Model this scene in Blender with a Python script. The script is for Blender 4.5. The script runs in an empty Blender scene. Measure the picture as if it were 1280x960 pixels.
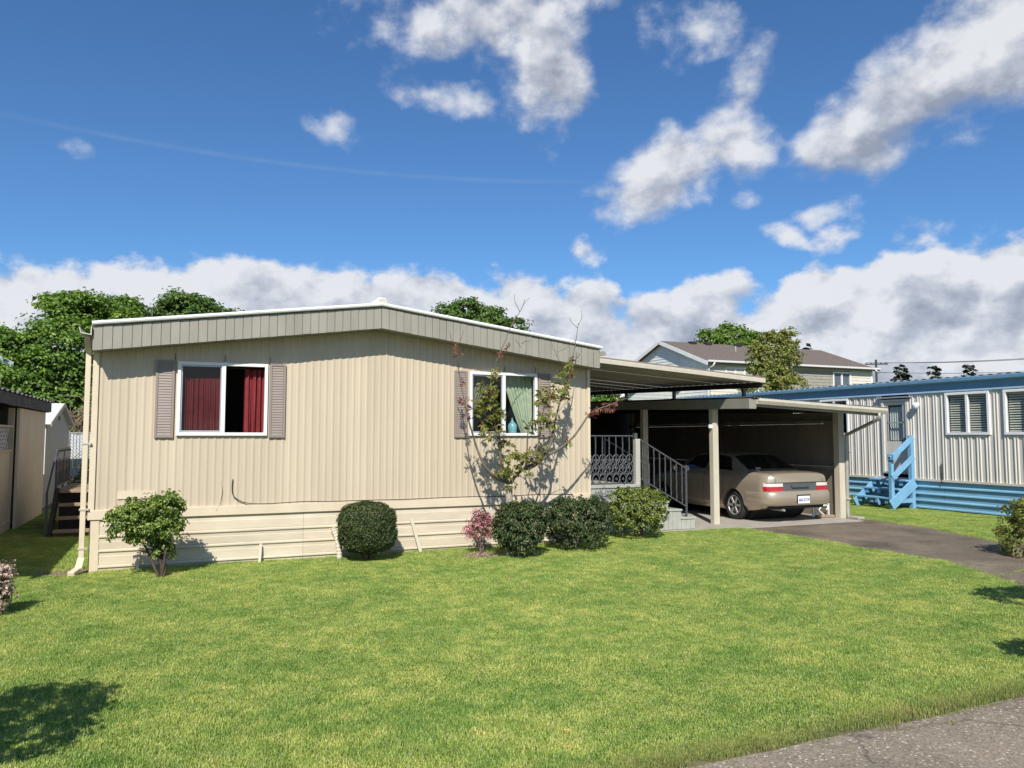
import bpy, bmesh, math, random
import numpy as np
from math import radians, sin, cos, pi
from mathutils import Vector, Matrix

random.seed(7)
rng = np.random.default_rng(7)
scene = bpy.context.scene
COL = scene.collection

# ------------------------------------------------------------------ camera
CAM = np.array([0.96, -11.03, 1.70])
_n = math.hypot(.399, .917)
SN, CS = .399 / _n, .917 / _n
PITCH = radians(3.9)
FPX = 961.0
cam_r = np.array([CS, -SN, 0.0])
cam_h = np.array([SN, CS, 0.0])
cam_f = cam_h * cos(PITCH) + np.array([0, 0, sin(PITCH)])
cam_u = np.array([0, 0, cos(PITCH)]) - cam_h * sin(PITCH)
cd = bpy.data.cameras.new("camera")
cam = bpy.data.objects.new("camera", cd)
COL.objects.link(cam)
cd.sensor_width = 36.0
cd.lens = FPX / 1280 * 36.0
cd.clip_start = 0.05
cd.clip_end = 3000
cam.matrix_world = Matrix(((cam_r[0], cam_u[0], -cam_f[0], CAM[0]),
                           (cam_r[1], cam_u[1], -cam_f[1], CAM[1]),
                           (cam_r[2], cam_u[2], -cam_f[2], CAM[2]), (0, 0, 0, 1)))
scene.camera = cam


def pray(x, y):
    return cam_r * (x - 640) + cam_u * (480 - y) + cam_f * FPX


def at(x, y, axis, c):
    """where the sight line through a photo point meets the plane axis = c"""
    d = pray(x, y)
    return CAM + d * ((c - CAM[axis]) / d[axis])


def azel(x, y):
    d = pray(x, y)
    d = d / np.linalg.norm(d)
    return math.atan2(d @ cam_r, d @ cam_h), math.asin(d[2])


# ------------------------------------------------------------------ light
LX, LY, LZ = .47, 1.0, -1.0
sun_d = bpy.data.lights.new("sun", 'SUN')
sun_d.energy = 4.3
sun_d.angle = radians(0.5)
sun_d.color = (1.0, 0.945, 0.86)
sun = bpy.data.objects.new("sun", sun_d)
COL.objects.link(sun)
sun.location = (-20, -40, 40)
sun.rotation_euler = Vector((LX, LY, LZ)).to_track_quat('-Z', 'Y').to_euler()
SUN_EL = math.atan2(-LZ, math.hypot(LX, LY))
SUN_ROT = math.atan2(-LX, -LY) % (2 * pi)

scene.view_settings.view_transform = 'Standard'
scene.view_settings.look = 'None'
scene.view_settings.gamma = 1.0
scene.view_settings.exposure = 0.44
scene.cycles.max_bounces = 8
scene.cycles.transparent_max_bounces = 16
scene.cycles.sample_clamp_indirect = 6.0

# ------------------------------------------------------------------ world: sky and clouds
world = bpy.data.worlds.new("World")
scene.world = world
world.use_nodes = True
wt = world.node_tree
for n in list(wt.nodes):
    wt.nodes.remove(n)
WN, WL = wt.nodes, wt.links


def wnode(kind, **kw):
    n = WN.new(kind)
    for k, v in kw.items():
        setattr(n, k, v)
    return n


def wmath(op, a, b=None, c=None, clamp=False):
    n = wnode('ShaderNodeMath', operation=op, use_clamp=clamp)
    for i, v in enumerate((a, b, c)):
        if v is None:
            continue
        if isinstance(v, (int, float)):
            n.inputs[i].default_value = v
        else:
            WL.new(v, n.inputs[i])
    return n.outputs[0]


def wvec(op, a, b=None):
    n = wnode('ShaderNodeVectorMath', operation=op)
    for i, v in enumerate((a, b)):
        if v is None:
            continue
        if isinstance(v, tuple):
            n.inputs[i].default_value = v
        else:
            WL.new(v, n.inputs[i])
    return n


sky = wnode('ShaderNodeTexSky', sky_type='NISHITA')
sky.sun_disc = False
sky.sun_elevation = SUN_EL
sky.sun_rotation = SUN_ROT
sky.altitude = 100
sky.air_density = 1.0
sky.dust_density = 0.4
sky.ozone_density = 2.2
tint = wnode('ShaderNodeMix', data_type='RGBA', blend_type='MULTIPLY')
tint.inputs[0].default_value = 1.0
WL.new(sky.outputs[0], tint.inputs[6])
tint.inputs[7].default_value = (.60, .95, 1.29, 1)

tc = wnode('ShaderNodeTexCoord')
dirv = tc.outputs['Generated']
dx = wvec('DOT_PRODUCT', dirv, tuple(cam_r)).outputs['Value']
dy = wvec('DOT_PRODUCT', dirv, tuple(cam_h)).outputs['Value']
dz = wvec('DOT_PRODUCT', dirv, (0, 0, 1)).outputs['Value']
az = wmath('ARCTAN2', dx, dy)
el = wmath('ARCSINE', dz)
comb = wnode('ShaderNodeCombineXYZ')
WL.new(az, comb.inputs[0])
WL.new(el, comb.inputs[1])
P0 = comb.outputs[0]

# cumulus banks and loose clouds: centre (photo pixels), half sizes in pixels, turn in degrees, weight
CLOUDS = [      # x, y, half width, half height, turn, weight, big (cast light and shade on itself)
    # upper middle cloud
    (618, 22, 125, 44, 8, 1.0, 1), (690, 82, 58, 70, 0, 1.05, 1), (545, 114, 62, 21, -18, .62, 0), (470, 20, 62, 26, 0, .46, 0),
    (415, 160, 30, 17, 0, .42, 0), (870, 25, 56, 28, 0, .40, 0),
    # right middle cloud
    (845, 208, 100, 38, 22, 1.05, 1), (805, 232, 66, 22, 4, .8, 0), (915, 120, 62, 28, 38, .60, 1), (915, 176, 46, 44, 15, .85, 0),
    # right upper streak
    (1085, 150, 92, 34, 29, .85, 1), (1165, 100, 125, 50, 28, 1.1, 1), (1270, 36, 110, 62, 40, 1.0, 1), (1020, 188, 34, 14, 20, .50, 0),
    # small loose puffs
    (1028, 272, 32, 15, 15, .40, 0), (986, 300, 24, 17, 0, .50, 0), (1052, 300, 26, 16, 18, .44, 0), (940, 254, 17, 10, 0, .34, 0),
    (726, 314, 24, 14, 0, .38, 0), (1145, 285, 44, 16, 0, .33, 0), (108, 178, 20, 11, 0, .26, 0),
    # heads of the bank along the horizon, left to right
    (30, 388, 120, 50, 0, .95, 1), (190, 382, 95, 50, 3, 1.0, 1), (285, 376, 95, 44, -4, .95, 1),
    (400, 384, 130, 48, 0, 1.0, 1), (540, 388, 120, 40, 0, .9, 1), (660, 396, 100, 46, 0, .9, 1),
    (850, 392, 72, 42, 10, 1.05, 1), (1010, 388, 110, 38, 14, .95, 1), (1135, 354, 100, 44, 12, 1.12, 1),
    (1080, 402, 110, 40, 0, 1.0, 0), (1264, 350, 72, 46, 22, 1.15, 1), (1250, 410, 130, 56, 0, 1.1, 0),
]
cl = [(azel(px, py), a / FPX, b / FPX, rot, w, big) for px, py, a, b, rot, w, big in CLOUDS]


def cloud_field(vec, only_big=False):
    """blob field plus fractal noise at a direction (azimuth, elevation)"""
    wn = wnode('ShaderNodeTexNoise')                 # bend the coordinates so outlines are ragged
    wn.inputs['Scale'].default_value = 9.0
    wn.inputs['Detail'].default_value = 3.0
    wn.inputs['Roughness'].default_value = .6
    WL.new(vec, wn.inputs['Vector'])
    off = wvec('SUBTRACT', wn.outputs['Color'], (.5, .5, .5)).outputs[0]
    v2 = wvec('MULTIPLY_ADD', off, (.085, .055, 0))
    WL.new(vec, v2.inputs[2])
    v2 = v2.outputs[0]
    # the bank that lies all round the horizon
    sp = wnode('ShaderNodeSeparateXYZ')
    WL.new(v2, sp.inputs[0])
    bank = wmath('ABSOLUTE', wmath('SUBTRACT', sp.outputs[1], .080))
    acc = wmath('MULTIPLY_ADD', bank, -9.5, .82)
    # broken cumulus elsewhere in the sky (behind and beside the camera), same kind as in view
    fn = wnode('ShaderNodeTexNoise')
    fn.inputs['Scale'].default_value = 2.1
    fn.inputs['Detail'].default_value = 1.0
    WL.new(vec, fn.inputs['Vector'])
    far = wnode('ShaderNodeMapRange')
    WL.new(wmath('ABSOLUTE', az), far.inputs[0])
    far.inputs[1].default_value, far.inputs[2].default_value = .72, .95
    loose = wmath('MULTIPLY_ADD', fn.outputs['Fac'], 4.5, -2.72)
    loose = wmath('ADD', loose, wmath('MULTIPLY_ADD', far.outputs[0], 3.0, -3.0))
    acc = wmath('MAXIMUM', acc, loose)
    for (c, a, b, rot, w, big) in cl:
        if only_big and not big:
            continue
        ch = wvec('MULTIPLY_ADD', acc, (1e-9, 1e-9, 0))  # chained, so the renderer works the blobs off one after another
        WL.new(v2, ch.inputs[2])
        mp = wnode('ShaderNodeMapping', vector_type='TEXTURE')
        mp.inputs['Location'].default_value = (c[0], c[1], 0)
        mp.inputs['Rotation'].default_value = (0, 0, radians(rot))
        mp.inputs['Scale'].default_value = (a * 1.25, b * 1.25, 1)
        WL.new(ch.outputs[0], mp.inputs['Vector'])
        ln = wvec('LENGTH', mp.outputs[0]).outputs['Value']
        g = wmath('MULTIPLY_ADD', ln, -w, w)
        acc = wmath('SMOOTH_MAX', acc, g, .12)
    nz = wnode('ShaderNodeTexNoise')
    nz.inputs['Scale'].default_value = 12.5
    nz.inputs['Detail'].default_value = 8.0
    nz.inputs['Roughness'].default_value = .56
    st = wvec('MULTIPLY', vec, (1.0, 1.3, 1.0)).outputs[0]
    WL.new(st, nz.inputs['Vector'])
    acc = wmath('MAXIMUM', acc, -.6)
    nn = wmath('SUBTRACT', nz.outputs['Fac'], .5)
    return wmath('MULTIPLY_ADD', nn, 1.75, acc), acc, nn


fA, blobA, nA = cloud_field(P0)
Pb = wvec('ADD', P0, (-.010, .022, 0)).outputs[0]     # a step towards the light: up and to the left
fB, blobB, nB = cloud_field(Pb, True)
dens = wnode('ShaderNodeMapRange', interpolation_type='SMOOTHSTEP')
WL.new(fA, dens.inputs[0])
dens.inputs[1].default_value = .0
hi0 = wnode('ShaderNodeMapRange')                     # far banks have crisper edges than the near loose cloud
WL.new(el, hi0.inputs[0])
hi0.inputs[1].default_value, hi0.inputs[2].default_value = .20, .32
hi0.inputs[3].default_value, hi0.inputs[4].default_value = .30, .66
WL.new(hi0.outputs[0], dens.inputs[2])
lit = wmath('SUBTRACT', nA, nB)                       # lumps turned to the light
slope = wmath('SUBTRACT', blobA, blobB)               # heads against undersides
thick = wnode('ShaderNodeMapRange', interpolation_type='SMOOTHSTEP')
WL.new(fB, thick.inputs[0])
thick.inputs[1].default_value = .30
thick.inputs[2].default_value = 1.25
low = wnode('ShaderNodeTexNoise')                     # broad grey patches inside the bank
low.inputs['Scale'].default_value = 5.5
low.inputs['Detail'].default_value = 3
WL.new(wvec('MULTIPLY', P0, (1.0, 1.9, 1.0)).outputs[0], low.inputs['Vector'])
shade = wmath('MULTIPLY_ADD', lit, 2.5, .78)
shade = wmath('MULTIPLY_ADD', slope, .55, shade)
shade = wmath('MULTIPLY_ADD', thick.outputs[0], -.36, shade)
shade = wmath('ADD', shade, wmath('MULTIPLY_ADD', low.outputs['Fac'], 1.25, -.66))
high = wnode('ShaderNodeMapRange')                    # the higher clouds are nearer and show more of their grey undersides
WL.new(el, high.inputs[0])
high.inputs[1].default_value, high.inputs[2].default_value = .24, .40
shade = wmath('MULTIPLY_ADD', high.outputs[0], -.07, shade, clamp=True)
ramp = wnode('ShaderNodeValToRGB')
cr = ramp.color_ramp
cr.elements[0].position = 0.0
cr.elements[0].color = (3.4, 3.75, 4.6, 1)
cr.elements[1].position = 1.0
cr.elements[1].color = (8.3, 8.45, 8.8, 1)
e2 = cr.elements.new(.45)
e2.color = (5.2, 5.55, 6.4, 1)
WL.new(shade, ramp.inputs[0])
# faint old vapour trail across the left half of the sky
c0, c1 = azel(-60, 128), azel(800, 226)
ang = math.atan2(c1[1] - c0[1], c1[0] - c0[0])
tr = wnode('ShaderNodeMapping', vector_type='TEXTURE')
tr.inputs['Location'].default_value = ((c0[0] + c1[0]) / 2, (c0[1] + c1[1]) / 2, 0)
tr.inputs['Rotation'].default_value = (0, 0, ang)
tr.inputs['Scale'].default_value = (math.dist(c0, c1) / 2, .0042, 1)
WL.new(P0, tr.inputs['Vector'])
trs = wnode('ShaderNodeSeparateXYZ')
WL.new(tr.outputs[0], trs.inputs[0])
ty = wmath('SUBTRACT', 1.0, wmath('ABSOLUTE', trs.outputs[1]), clamp=True)
tx = wmath('SUBTRACT', 1.0, wmath('POWER', wmath('ABSOLUTE', trs.outputs[0]), 4.0), clamp=True)
tn = wnode('ShaderNodeTexNoise')
tn.inputs['Scale'].default_value = 30
WL.new(P0, tn.inputs['Vector'])
trail = wmath('MULTIPLY', wmath('MULTIPLY', ty, tx), wmath('MULTIPLY', tn.outputs['Fac'], .15))
m1 = wnode('ShaderNodeMix', data_type='RGBA')
WL.new(trail, m1.inputs[0])
WL.new(tint.outputs[2], m1.inputs[6])
m1.inputs[7].default_value = (6, 6.2, 6.6, 1)
m2 = wnode('ShaderNodeMix', data_type='RGBA')
dm = wmath('MULTIPLY', dens.outputs[0], .95)
WL.new(dm, m2.inputs[0])
WL.new(m1.outputs[2], m2.inputs[6])
WL.new(ramp.outputs[0], m2.inputs[7])
bg = wnode('ShaderNodeBackground')
bg.inputs['Strength'].default_value = 0.072
WL.new(m2.outputs[2], bg.inputs['Color'])
wo = wnode('ShaderNodeOutputWorld')
WL.new(bg.outputs[0], wo.inputs[0])
world.cycles.sampling_method = 'MANUAL'
world.cycles.sample_map_resolution = 256

# ------------------------------------------------------------------ helpers
MATS = {}


def s2l(r, g, b):
    def f(c):
        c /= 255.0
        return c / 12.92 if c <= .04045 else ((c + .055) / 1.055) ** 2.4
    return (f(r), f(g), f(b))


def mat(name, col, rough=.6, metal=0.0, var=.12, vscale=3.0, bump=0.0, bscale=40.0, col2=None, spec=.5, coat=0.0,
        stretch=(1, 1, 1), detail=5.0, orand=0.0):
    """principled material with a noise-driven colour variation and an optional fine bump"""
    if name in MATS:
        return MATS[name]
    m = bpy.data.materials.new(name)
    m.use_nodes = True
    nt = m.node_tree
    N, L = nt.nodes, nt.links
    p = N['Principled BSDF']
    p.inputs['Roughness'].default_value = rough
    p.inputs['Metallic'].default_value = metal
    p.inputs['Specular IOR Level'].default_value = spec
    p.inputs['Coat Weight'].default_value = coat
    p.inputs['Coat Roughness'].default_value = .06
    geo = N.new('ShaderNodeNewGeometry')
    mp = N.new('ShaderNodeMapping')
    mp.inputs['Scale'].default_value = stretch
    L.new(geo.outputs['Position'], mp.inputs['Vector'])
    nz = N.new('ShaderNodeTexNoise')
    nz.inputs['Scale'].default_value = vscale
    nz.inputs['Detail'].default_value = detail
    nz.inputs['Roughness'].default_value = .62
    L.new(mp.outputs[0], nz.inputs['Vector'])
    mx = N.new('ShaderNodeMix')
    mx.data_type = 'RGBA'
    mr = N.new('ShaderNodeMapRange')
    mr.inputs[1].default_value = .3
    mr.inputs[2].default_value = .7
    L.new(nz.outputs['Fac'], mr.inputs[0])
    L.new(mr.outputs[0], mx.inputs[0])
    ca = [min(1, c * (1 - var)) for c in col]
    cb = [min(1, c * (1 + var)) for c in (col2 or col)]
    mx.inputs[6].default_value = (*ca, 1)
    mx.inputs[7].default_value = (*cb, 1)
    L.new(mx.outputs[2], p.inputs['Base Color'])
    if orand:                        # every sheet has weathered a little differently
        oi = N.new('ShaderNodeObjectInfo')
        om = N.new('ShaderNodeMapRange')
        om.inputs[3].default_value, om.inputs[4].default_value = 1 - orand, 1 + orand
        L.new(oi.outputs['Random'], om.inputs[0])
        osc = N.new('ShaderNodeVectorMath')
        osc.operation = 'SCALE'
        L.new(mx.outputs[2], osc.inputs[0])
        L.new(om.outputs[0], osc.inputs['Scale'])
        L.new(osc.outputs[0], p.inputs['Base Color'])
    if bump:
        b = N.new('ShaderNodeBump')
        b.inputs['Strength'].default_value = bump
        b.inputs['Distance'].default_value = .01
        n2 = N.new('ShaderNodeTexNoise')
        n2.inputs['Scale'].default_value = bscale
        n2.inputs['Detail'].default_value = 4
        L.new(mp.outputs[0], n2.inputs['Vector'])
        L.new(n2.outputs['Fac'], b.inputs['Height'])
        L.new(b.outputs[0], p.inputs['Normal'])
    MATS[name] = m
    return m


def leaf_mat(name, stops, trans=.35, rough=.45, spec=.4):
    """foliage: every leaf island takes its own colour out of the ramp; light passes through"""
    m = bpy.data.materials.new(name)
    m.use_nodes = True
    N, L = m.node_tree.nodes, m.node_tree.links
    p = N['Principled BSDF']
    p.inputs['Roughness'].default_value = rough
    p.inputs['Specular IOR Level'].default_value = spec
    geo = N.new('ShaderNodeNewGeometry')
    rp = N.new('ShaderNodeValToRGB')
    r = rp.color_ramp
    r.elements[0].position, r.elements[0].color = stops[0][0], (*stops[0][1], 1)
    r.elements[1].position, r.elements[1].color = stops[-1][0], (*stops[-1][1], 1)
    for pos, c in stops[1:-1]:
        r.elements.new(pos).color = (*c, 1)
    L.new(geo.outputs['Random Per Island'], rp.inputs[0])
    L.new(rp.outputs[0], p.inputs['Base Color'])
    t = N.new('ShaderNodeBsdfTranslucent')
    hs = N.new('ShaderNodeHueSaturation')
    hs.inputs['Saturation'].default_value = 1.1
    hs.inputs['Value'].default_value = 1.35
    hs.inputs['Hue'].default_value = .49
    L.new(rp.outputs[0], hs.inputs['Color'])
    L.new(hs.outputs[0], t.inputs['Color'])
    mx = N.new('ShaderNodeMixShader')
    mx.inputs[0].default_value = trans
    L.new(p.outputs[0], mx.inputs[1])
    L.new(t.outputs[0], mx.inputs[2])
    L.new(mx.outputs[0], N['Material Output'].inputs['Surface'])
    MATS[name] = m
    return m


def glass_mat(name, tintc, refl_rough=.02, base=.04):
    """thin window glass: see-through with a tint, mirror-like at grazing angles"""
    m = bpy.data.materials.new(name)
    m.use_nodes = True
    N, L = m.node_tree.nodes, m.node_tree.links
    N.remove(N['Principled BSDF'])
    t = N.new('ShaderNodeBsdfTransparent')
    t.inputs[0].default_value = (*tintc, 1)
    g = N.new('ShaderNodeBsdfGlossy')
    g.inputs['Roughness'].default_value = refl_rough
    geo = N.new('ShaderNodeNewGeometry')              # Schlick's curve, the same from both sides of the sheet
    dt = N.new('ShaderNodeVectorMath')
    dt.operation = 'DOT_PRODUCT'
    L.new(geo.outputs['Incoming'], dt.inputs[0])
    L.new(geo.outputs['Normal'], dt.inputs[1])

    def mth(op, a, b=None):
        n = N.new('ShaderNodeMath')
        n.operation = op
        for i, v in enumerate((a, b)):
            if isinstance(v, (int, float)):
                n.inputs[i].default_value = v
            elif v is not None:
                L.new(v, n.inputs[i])
        return n.outputs[0]
    fr = mth('ADD', mth('MULTIPLY', mth('POWER', mth('SUBTRACT', 1.0, mth('ABSOLUTE', dt.outputs['Value'])), 5.0), .95), base)
    mx = N.new('ShaderNodeMixShader')
    L.new(fr, mx.inputs[0])
    L.new(t.outputs[0], mx.inputs[1])
    L.new(g.outputs[0], mx.inputs[2])
    L.new(mx.outputs[0], N['Material Output'].inputs['Surface'])
    MATS[name] = m
    return m


WLOC = {}


def wl(o):
    return WLOC.get(o.name, Vector((0, 0, 0))) if o is not None else Vector((0, 0, 0))


def tag(o, label=None, cat=None, group=None, kind=None):
    if label:
        o['label'] = label
    if cat:
        o['category'] = cat
    if group:
        o['group'] = group
    if kind:
        o['kind'] = kind
    return o


def thing(name, loc, label, cat, group=None):
    o = bpy.data.objects.new(name, None)
    o.empty_display_size = .2
    COL.objects.link(o)
    o.location = loc
    WLOC[o.name] = Vector(loc)
    return tag(o, label, cat, group)


class MB:
    """collects vertices and faces in world coordinates; build() links them as one mesh object"""

    def __init__(self):
        self.v, self.f = [], []

    def add(self, vs, fs):
        o = len(self.v)
        self.v += [tuple(map(float, p)) for p in vs]
        self.f += [tuple(i + o for i in f) for f in fs]
        return self

    def hexa(self, p):
        return self.add(p, [(0, 3, 2, 1), (4, 5, 6, 7), (0, 1, 5, 4), (1, 2, 6, 5), (2, 3, 7, 6), (3, 0, 4, 7)])

    def box(self, x0, x1, y0, y1, z0, z1):
        return self.hexa([(x0, y0, z0), (x1, y0, z0), (x1, y1, z0), (x0, y1, z0),
                          (x0, y0, z1), (x1, y0, z1), (x1, y1, z1), (x0, y1, z1)])

    def quad(self, a, b, c, d):
        return self.add([a, b, c, d], [(0, 1, 2, 3)])

    def bar(self, p, q, w, h, up=(0, 0, 1)):
        """rectangular bar from p to q, w across, h along the up hint"""
        p, q = Vector(p), Vector(q)
        d = (q - p).normalized()
        s = d.cross(Vector(up))
        if s.length < 1e-5:
            s = d.cross(Vector((1, 0, 0)))
        s.normalize()
        u = s.cross(d)
        c = []
        for e in (p, q):
            c += [e - s * w / 2 - u * h / 2, e + s * w / 2 - u * h / 2, e + s * w / 2 + u * h / 2, e - s * w / 2 + u * h / 2]
        return self.hexa(c)

    def tube(self, pts, r, n=8, cap=True):
        pts = [Vector(p) for p in pts]
        k = len(pts)
        rs = r if isinstance(r, (list, tuple)) else [r] * k
        d0 = (pts[1] - pts[0]).normalized()
        ref = d0.orthogonal().normalized()
        vs, fs = [], []
        for i in range(k):
            a, b = pts[max(i - 1, 0)], pts[min(i + 1, k - 1)]
            d = (b - a).normalized()
            ref = (ref - d * ref.dot(d))
            if ref.length < 1e-6:
                ref = d.orthogonal()
            ref.normalize()
            s = d.cross(ref)
            for j in range(n):
                t = 2 * pi * j / n
                vs.append(pts[i] + (ref * cos(t) + s * sin(t)) * rs[i])
        for i in range(k - 1):
            for j in range(n):
                fs.append((i * n + j, i * n + (j + 1) % n, (i + 1) * n + (j + 1) % n, (i + 1) * n + j))
        if cap:
            fs.append(tuple(range(n - 1, -1, -1)))
            fs.append(tuple((k - 1) * n + j for j in range(n)))
        return self.add(vs, fs)

    def prism(self, poly, fn, a, b):
        """polygon (list of 2-D points) swept from a to b; fn(p, t) -> xyz"""
        n = len(poly)
        vs = [fn(p, a) for p in poly] + [fn(p, b) for p in poly]
        fs = [tuple(range(n - 1, -1, -1)), tuple(range(n, 2 * n))]
        fs += [(i, (i + 1) % n, n + (i + 1) % n, n + i) for i in range(n)]
        return self.add(vs, fs)

    def lathe(self, prof, c, axis, n=20):
        """profile of (radius, height along axis)"""
        c, ax = Vector(c), Vector(axis).normalized()
        e1 = ax.orthogonal().normalized()
        e2 = ax.cross(e1)
        vs, fs = [], []
        k = len(prof)
        for (r, h) in prof:
            for j in range(n):
                t = 2 * pi * j / n
                vs.append(c + ax * h + (e1 * cos(t) + e2 * sin(t)) * r)
        for i in range(k - 1):
            for j in range(n):
                fs.append((i * n + j, i * n + (j + 1) % n, (i + 1) * n + (j + 1) % n, (i + 1) * n + j))
        fs.append(tuple(range(n - 1, -1, -1)))
        fs.append(tuple((k - 1) * n + j for j in range(n)))
        return self.add(vs, fs)

    def build(self, name, m, parent=None, smooth=False, bev=0.0, loc=None, kind=None, fix=True):
        me = bpy.data.meshes.new(name)
        base = wl(parent)
        L = Vector(loc) if loc is not None else base
        me.from_pydata([(x - L.x, y - L.y, z - L.z) for x, y, z in self.v], [], self.f)
        if fix:
            b = bmesh.new()
            b.from_mesh(me)
            bmesh.ops.recalc_face_normals(b, faces=b.faces[:])
            b.to_mesh(me)
            b.free()
        me.materials.append(m)
        if smooth:
            me.polygons.foreach_set('use_smooth', [True] * len(me.polygons))
        o = bpy.data.objects.new(name, me)
        COL.objects.link(o)
        if parent is not None:
            o.parent = parent
        o.location = L - base
        WLOC[o.name] = L.copy()
        if bev:
            md = o.modifiers.new('bevel', 'BEVEL')
            md.width = bev
            md.segments = 2
            md.limit_method = 'ANGLE'
        if kind:
            o['kind'] = kind
        return o


def again(src, parent, shift, name=None):
    """another piece sharing src's mesh, moved by shift in the world"""
    o = src.copy()
    COL.objects.link(o)
    o.parent = parent
    w = wl(src) + Vector(shift)
    o.location = w - wl(parent)
    WLOC[o.name] = w
    return o


def bx(name, m, parent, x0, x1, y0, y1, z0, z1, bev=0.0, **k):
    return MB().box(x0, x1, y0, y1, z0, z1).build(name, m, parent, bev=bev, **k)


def add_smooth_angle(o, ang=35):
    me = o.data
    me.polygons.foreach_set('use_smooth', [True] * len(me.polygons))
    try:
        me.set_sharp_from_angle(angle=radians(ang))
    except Exception:
        pass


def leaf_mesh(name, pts, nrm, size, m, parent=None, aspect=.55, fold=.18, loc=None, kind=None, dirs=None):
    """many small folded leaves, one per point (pts, nrm: Nx3 arrays)"""
    n = len(pts)
    nrm = nrm / (np.linalg.norm(nrm, axis=1, keepdims=True) + 1e-9)
    rv = rng.normal(size=(n, 3)) if dirs is None else dirs
    t = rv - nrm * np.sum(rv * nrm, axis=1, keepdims=True)
    t /= np.linalg.norm(t, axis=1, keepdims=True) + 1e-9
    b = np.cross(nrm, t)
    s = (np.asarray(size) * (.7 + .6 * rng.random(n)))[:, None] if np.ndim(size) == 0 else np.asarray(size)[:, None]
    base = pts - t * s * .5
    tip = pts + t * s * .5 - nrm * s * fold * .6
    mid = pts + nrm * s * fold * .4
    le = mid + b * s * aspect * .5 + nrm * s * fold
    ri = mid - b * s * aspect * .5 + nrm * s * fold
    V = np.stack([base, ri, tip, le], axis=1).reshape(-1, 3)
    base_l = wl(parent)
    L = Vector(loc) if loc is not None else base_l
    V = V - np.array(L)
    F = np.arange(n * 4, dtype=np.int32).reshape(-1, 4)
    T = np.concatenate([F[:, [0, 1, 2]], F[:, [0, 2, 3]]])
    me = bpy.data.meshes.new(name)
    me.vertices.add(len(V))
    me.vertices.foreach_set('co', V.astype(np.float32).ravel())
    me.loops.add(len(T) * 3)
    me.loops.foreach_set('vertex_index', T.astype(np.int32).ravel())
    me.polygons.add(len(T))
    me.polygons.foreach_set('loop_start', np.arange(0, len(T) * 3, 3, dtype=np.int32))
    me.update(calc_edges=True)
    me.materials.append(m)
    o = bpy.data.objects.new(name, me)
    COL.objects.link(o)
    if parent is not None:
        o.parent = parent
    o.location = L - base_l
    WLOC[o.name] = L.copy()
    if kind:
        o['kind'] = kind
    return o


def crown_points(blobs, n_clump, per, rc, surf=.7, up=.5, flat=.75, jit=.22):
    """leaf points in clumps on and in ellipsoid blobs [(centre, radii)]"""
    vol = np.array([r[0] * r[1] * r[2] for _, r in blobs]) ** .75
    idx = rng.choice(len(blobs), size=n_clump, p=vol / vol.sum())
    C = np.array([c for c, _ in blobs])[idx]
    Rr = np.array([r for _, r in blobs])[idx]
    d = rng.normal(size=(n_clump, 3))
    d /= np.linalg.norm(d, axis=1, keepdims=True)
    d[:, 2] = np.where(d[:, 2] < -.55, -d[:, 2], d[:, 2])
    rad = surf + (1 - surf) * rng.random(n_clump) ** .6
    rad *= 1 - jit * .45 + jit * rng.random(n_clump)
    cc = C + d * Rr * rad[:, None]
    cs = rc * (.55 + .9 * rng.random(n_clump))
    P = np.repeat(cc, per, axis=0)
    g = rng.normal(size=(n_clump * per, 3))
    g /= np.linalg.norm(g, axis=1, keepdims=True)
    g *= rng.random((n_clump * per, 1)) ** .5
    g[:, 2] *= flat
    P = P + g * np.repeat(cs, per)[:, None]
    nr = np.repeat(d, per, axis=0) * .6 + g * .9 + np.array([0, 0, up]) + rng.normal(size=P.shape) * .35
    return P, nr
# ------------------------------------------------------------------ materials of the place
M_SOIL = mat('soil', (.11, .105, .045), .95, vscale=6, var=.35, col2=(.15, .15, .06), bump=.6, bscale=60)
M_FIELD = mat('field', (.075, .11, .035), .95, vscale=.6, var=.3, bump=.3)
M_LITTER = mat('dry leaf litter', (.30, .22, .14), .9, vscale=30, var=.4, bump=.8, bscale=80)
M_CONC = mat('concrete slab', (.36, .33, .28), .85, vscale=4, var=.16, bump=.25, bscale=90)
M_BEIGE = mat('beige painted metal', (.525, .443, .325), .45, vscale=3.5, var=.075, bump=.06, bscale=14, stretch=(1, 1, .10), orand=.035)
M_BEIGE2 = mat('beige trim paint', (.64, .545, .40), .5, vscale=3, var=.07, bump=.08, bscale=30)
M_SKIRT = mat('beige skirting', (.60, .52, .395), .5, vscale=3.5, var=.12, bump=.1, bscale=18, stretch=(.4, 1, 1.4), orand=.04)
M_FASCIA = mat('grey beige fascia metal', (.285, .268, .222), .5, vscale=4, var=.09, bump=.06, bscale=20, stretch=(1, 1, .4), orand=.05)
M_WHITE = mat('white paint', (.78, .78, .76), .45, vscale=5, var=.05, bump=.05)
M_ROOFW = mat('white roof coating', (.74, .74, .72), .6, vscale=5, var=.08, bump=.15)
M_SHUT = mat('taupe shutter plastic', (.27, .222, .19), .5, vscale=6, var=.06)
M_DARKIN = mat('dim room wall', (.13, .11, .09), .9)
M_IRON = mat('dark wrought iron', (.10, .104, .112), .45, metal=.3, var=.25, vscale=20)
M_BLACK = mat('black rubber', (.02, .02, .02), .7, var=.2)
M_WOOD = mat('weathered brown wood', (.25, .17, .105), .85, vscale=5, var=.28, col2=(.33, .25, .17), bump=.5, bscale=40, stretch=(.5, 6, 6))
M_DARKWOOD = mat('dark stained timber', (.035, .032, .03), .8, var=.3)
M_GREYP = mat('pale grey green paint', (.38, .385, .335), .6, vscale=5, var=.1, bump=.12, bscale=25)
M_OLIVE = mat('olive grey paint', (.27, .265, .215), .6, vscale=4, var=.1, bump=.1)
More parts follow.
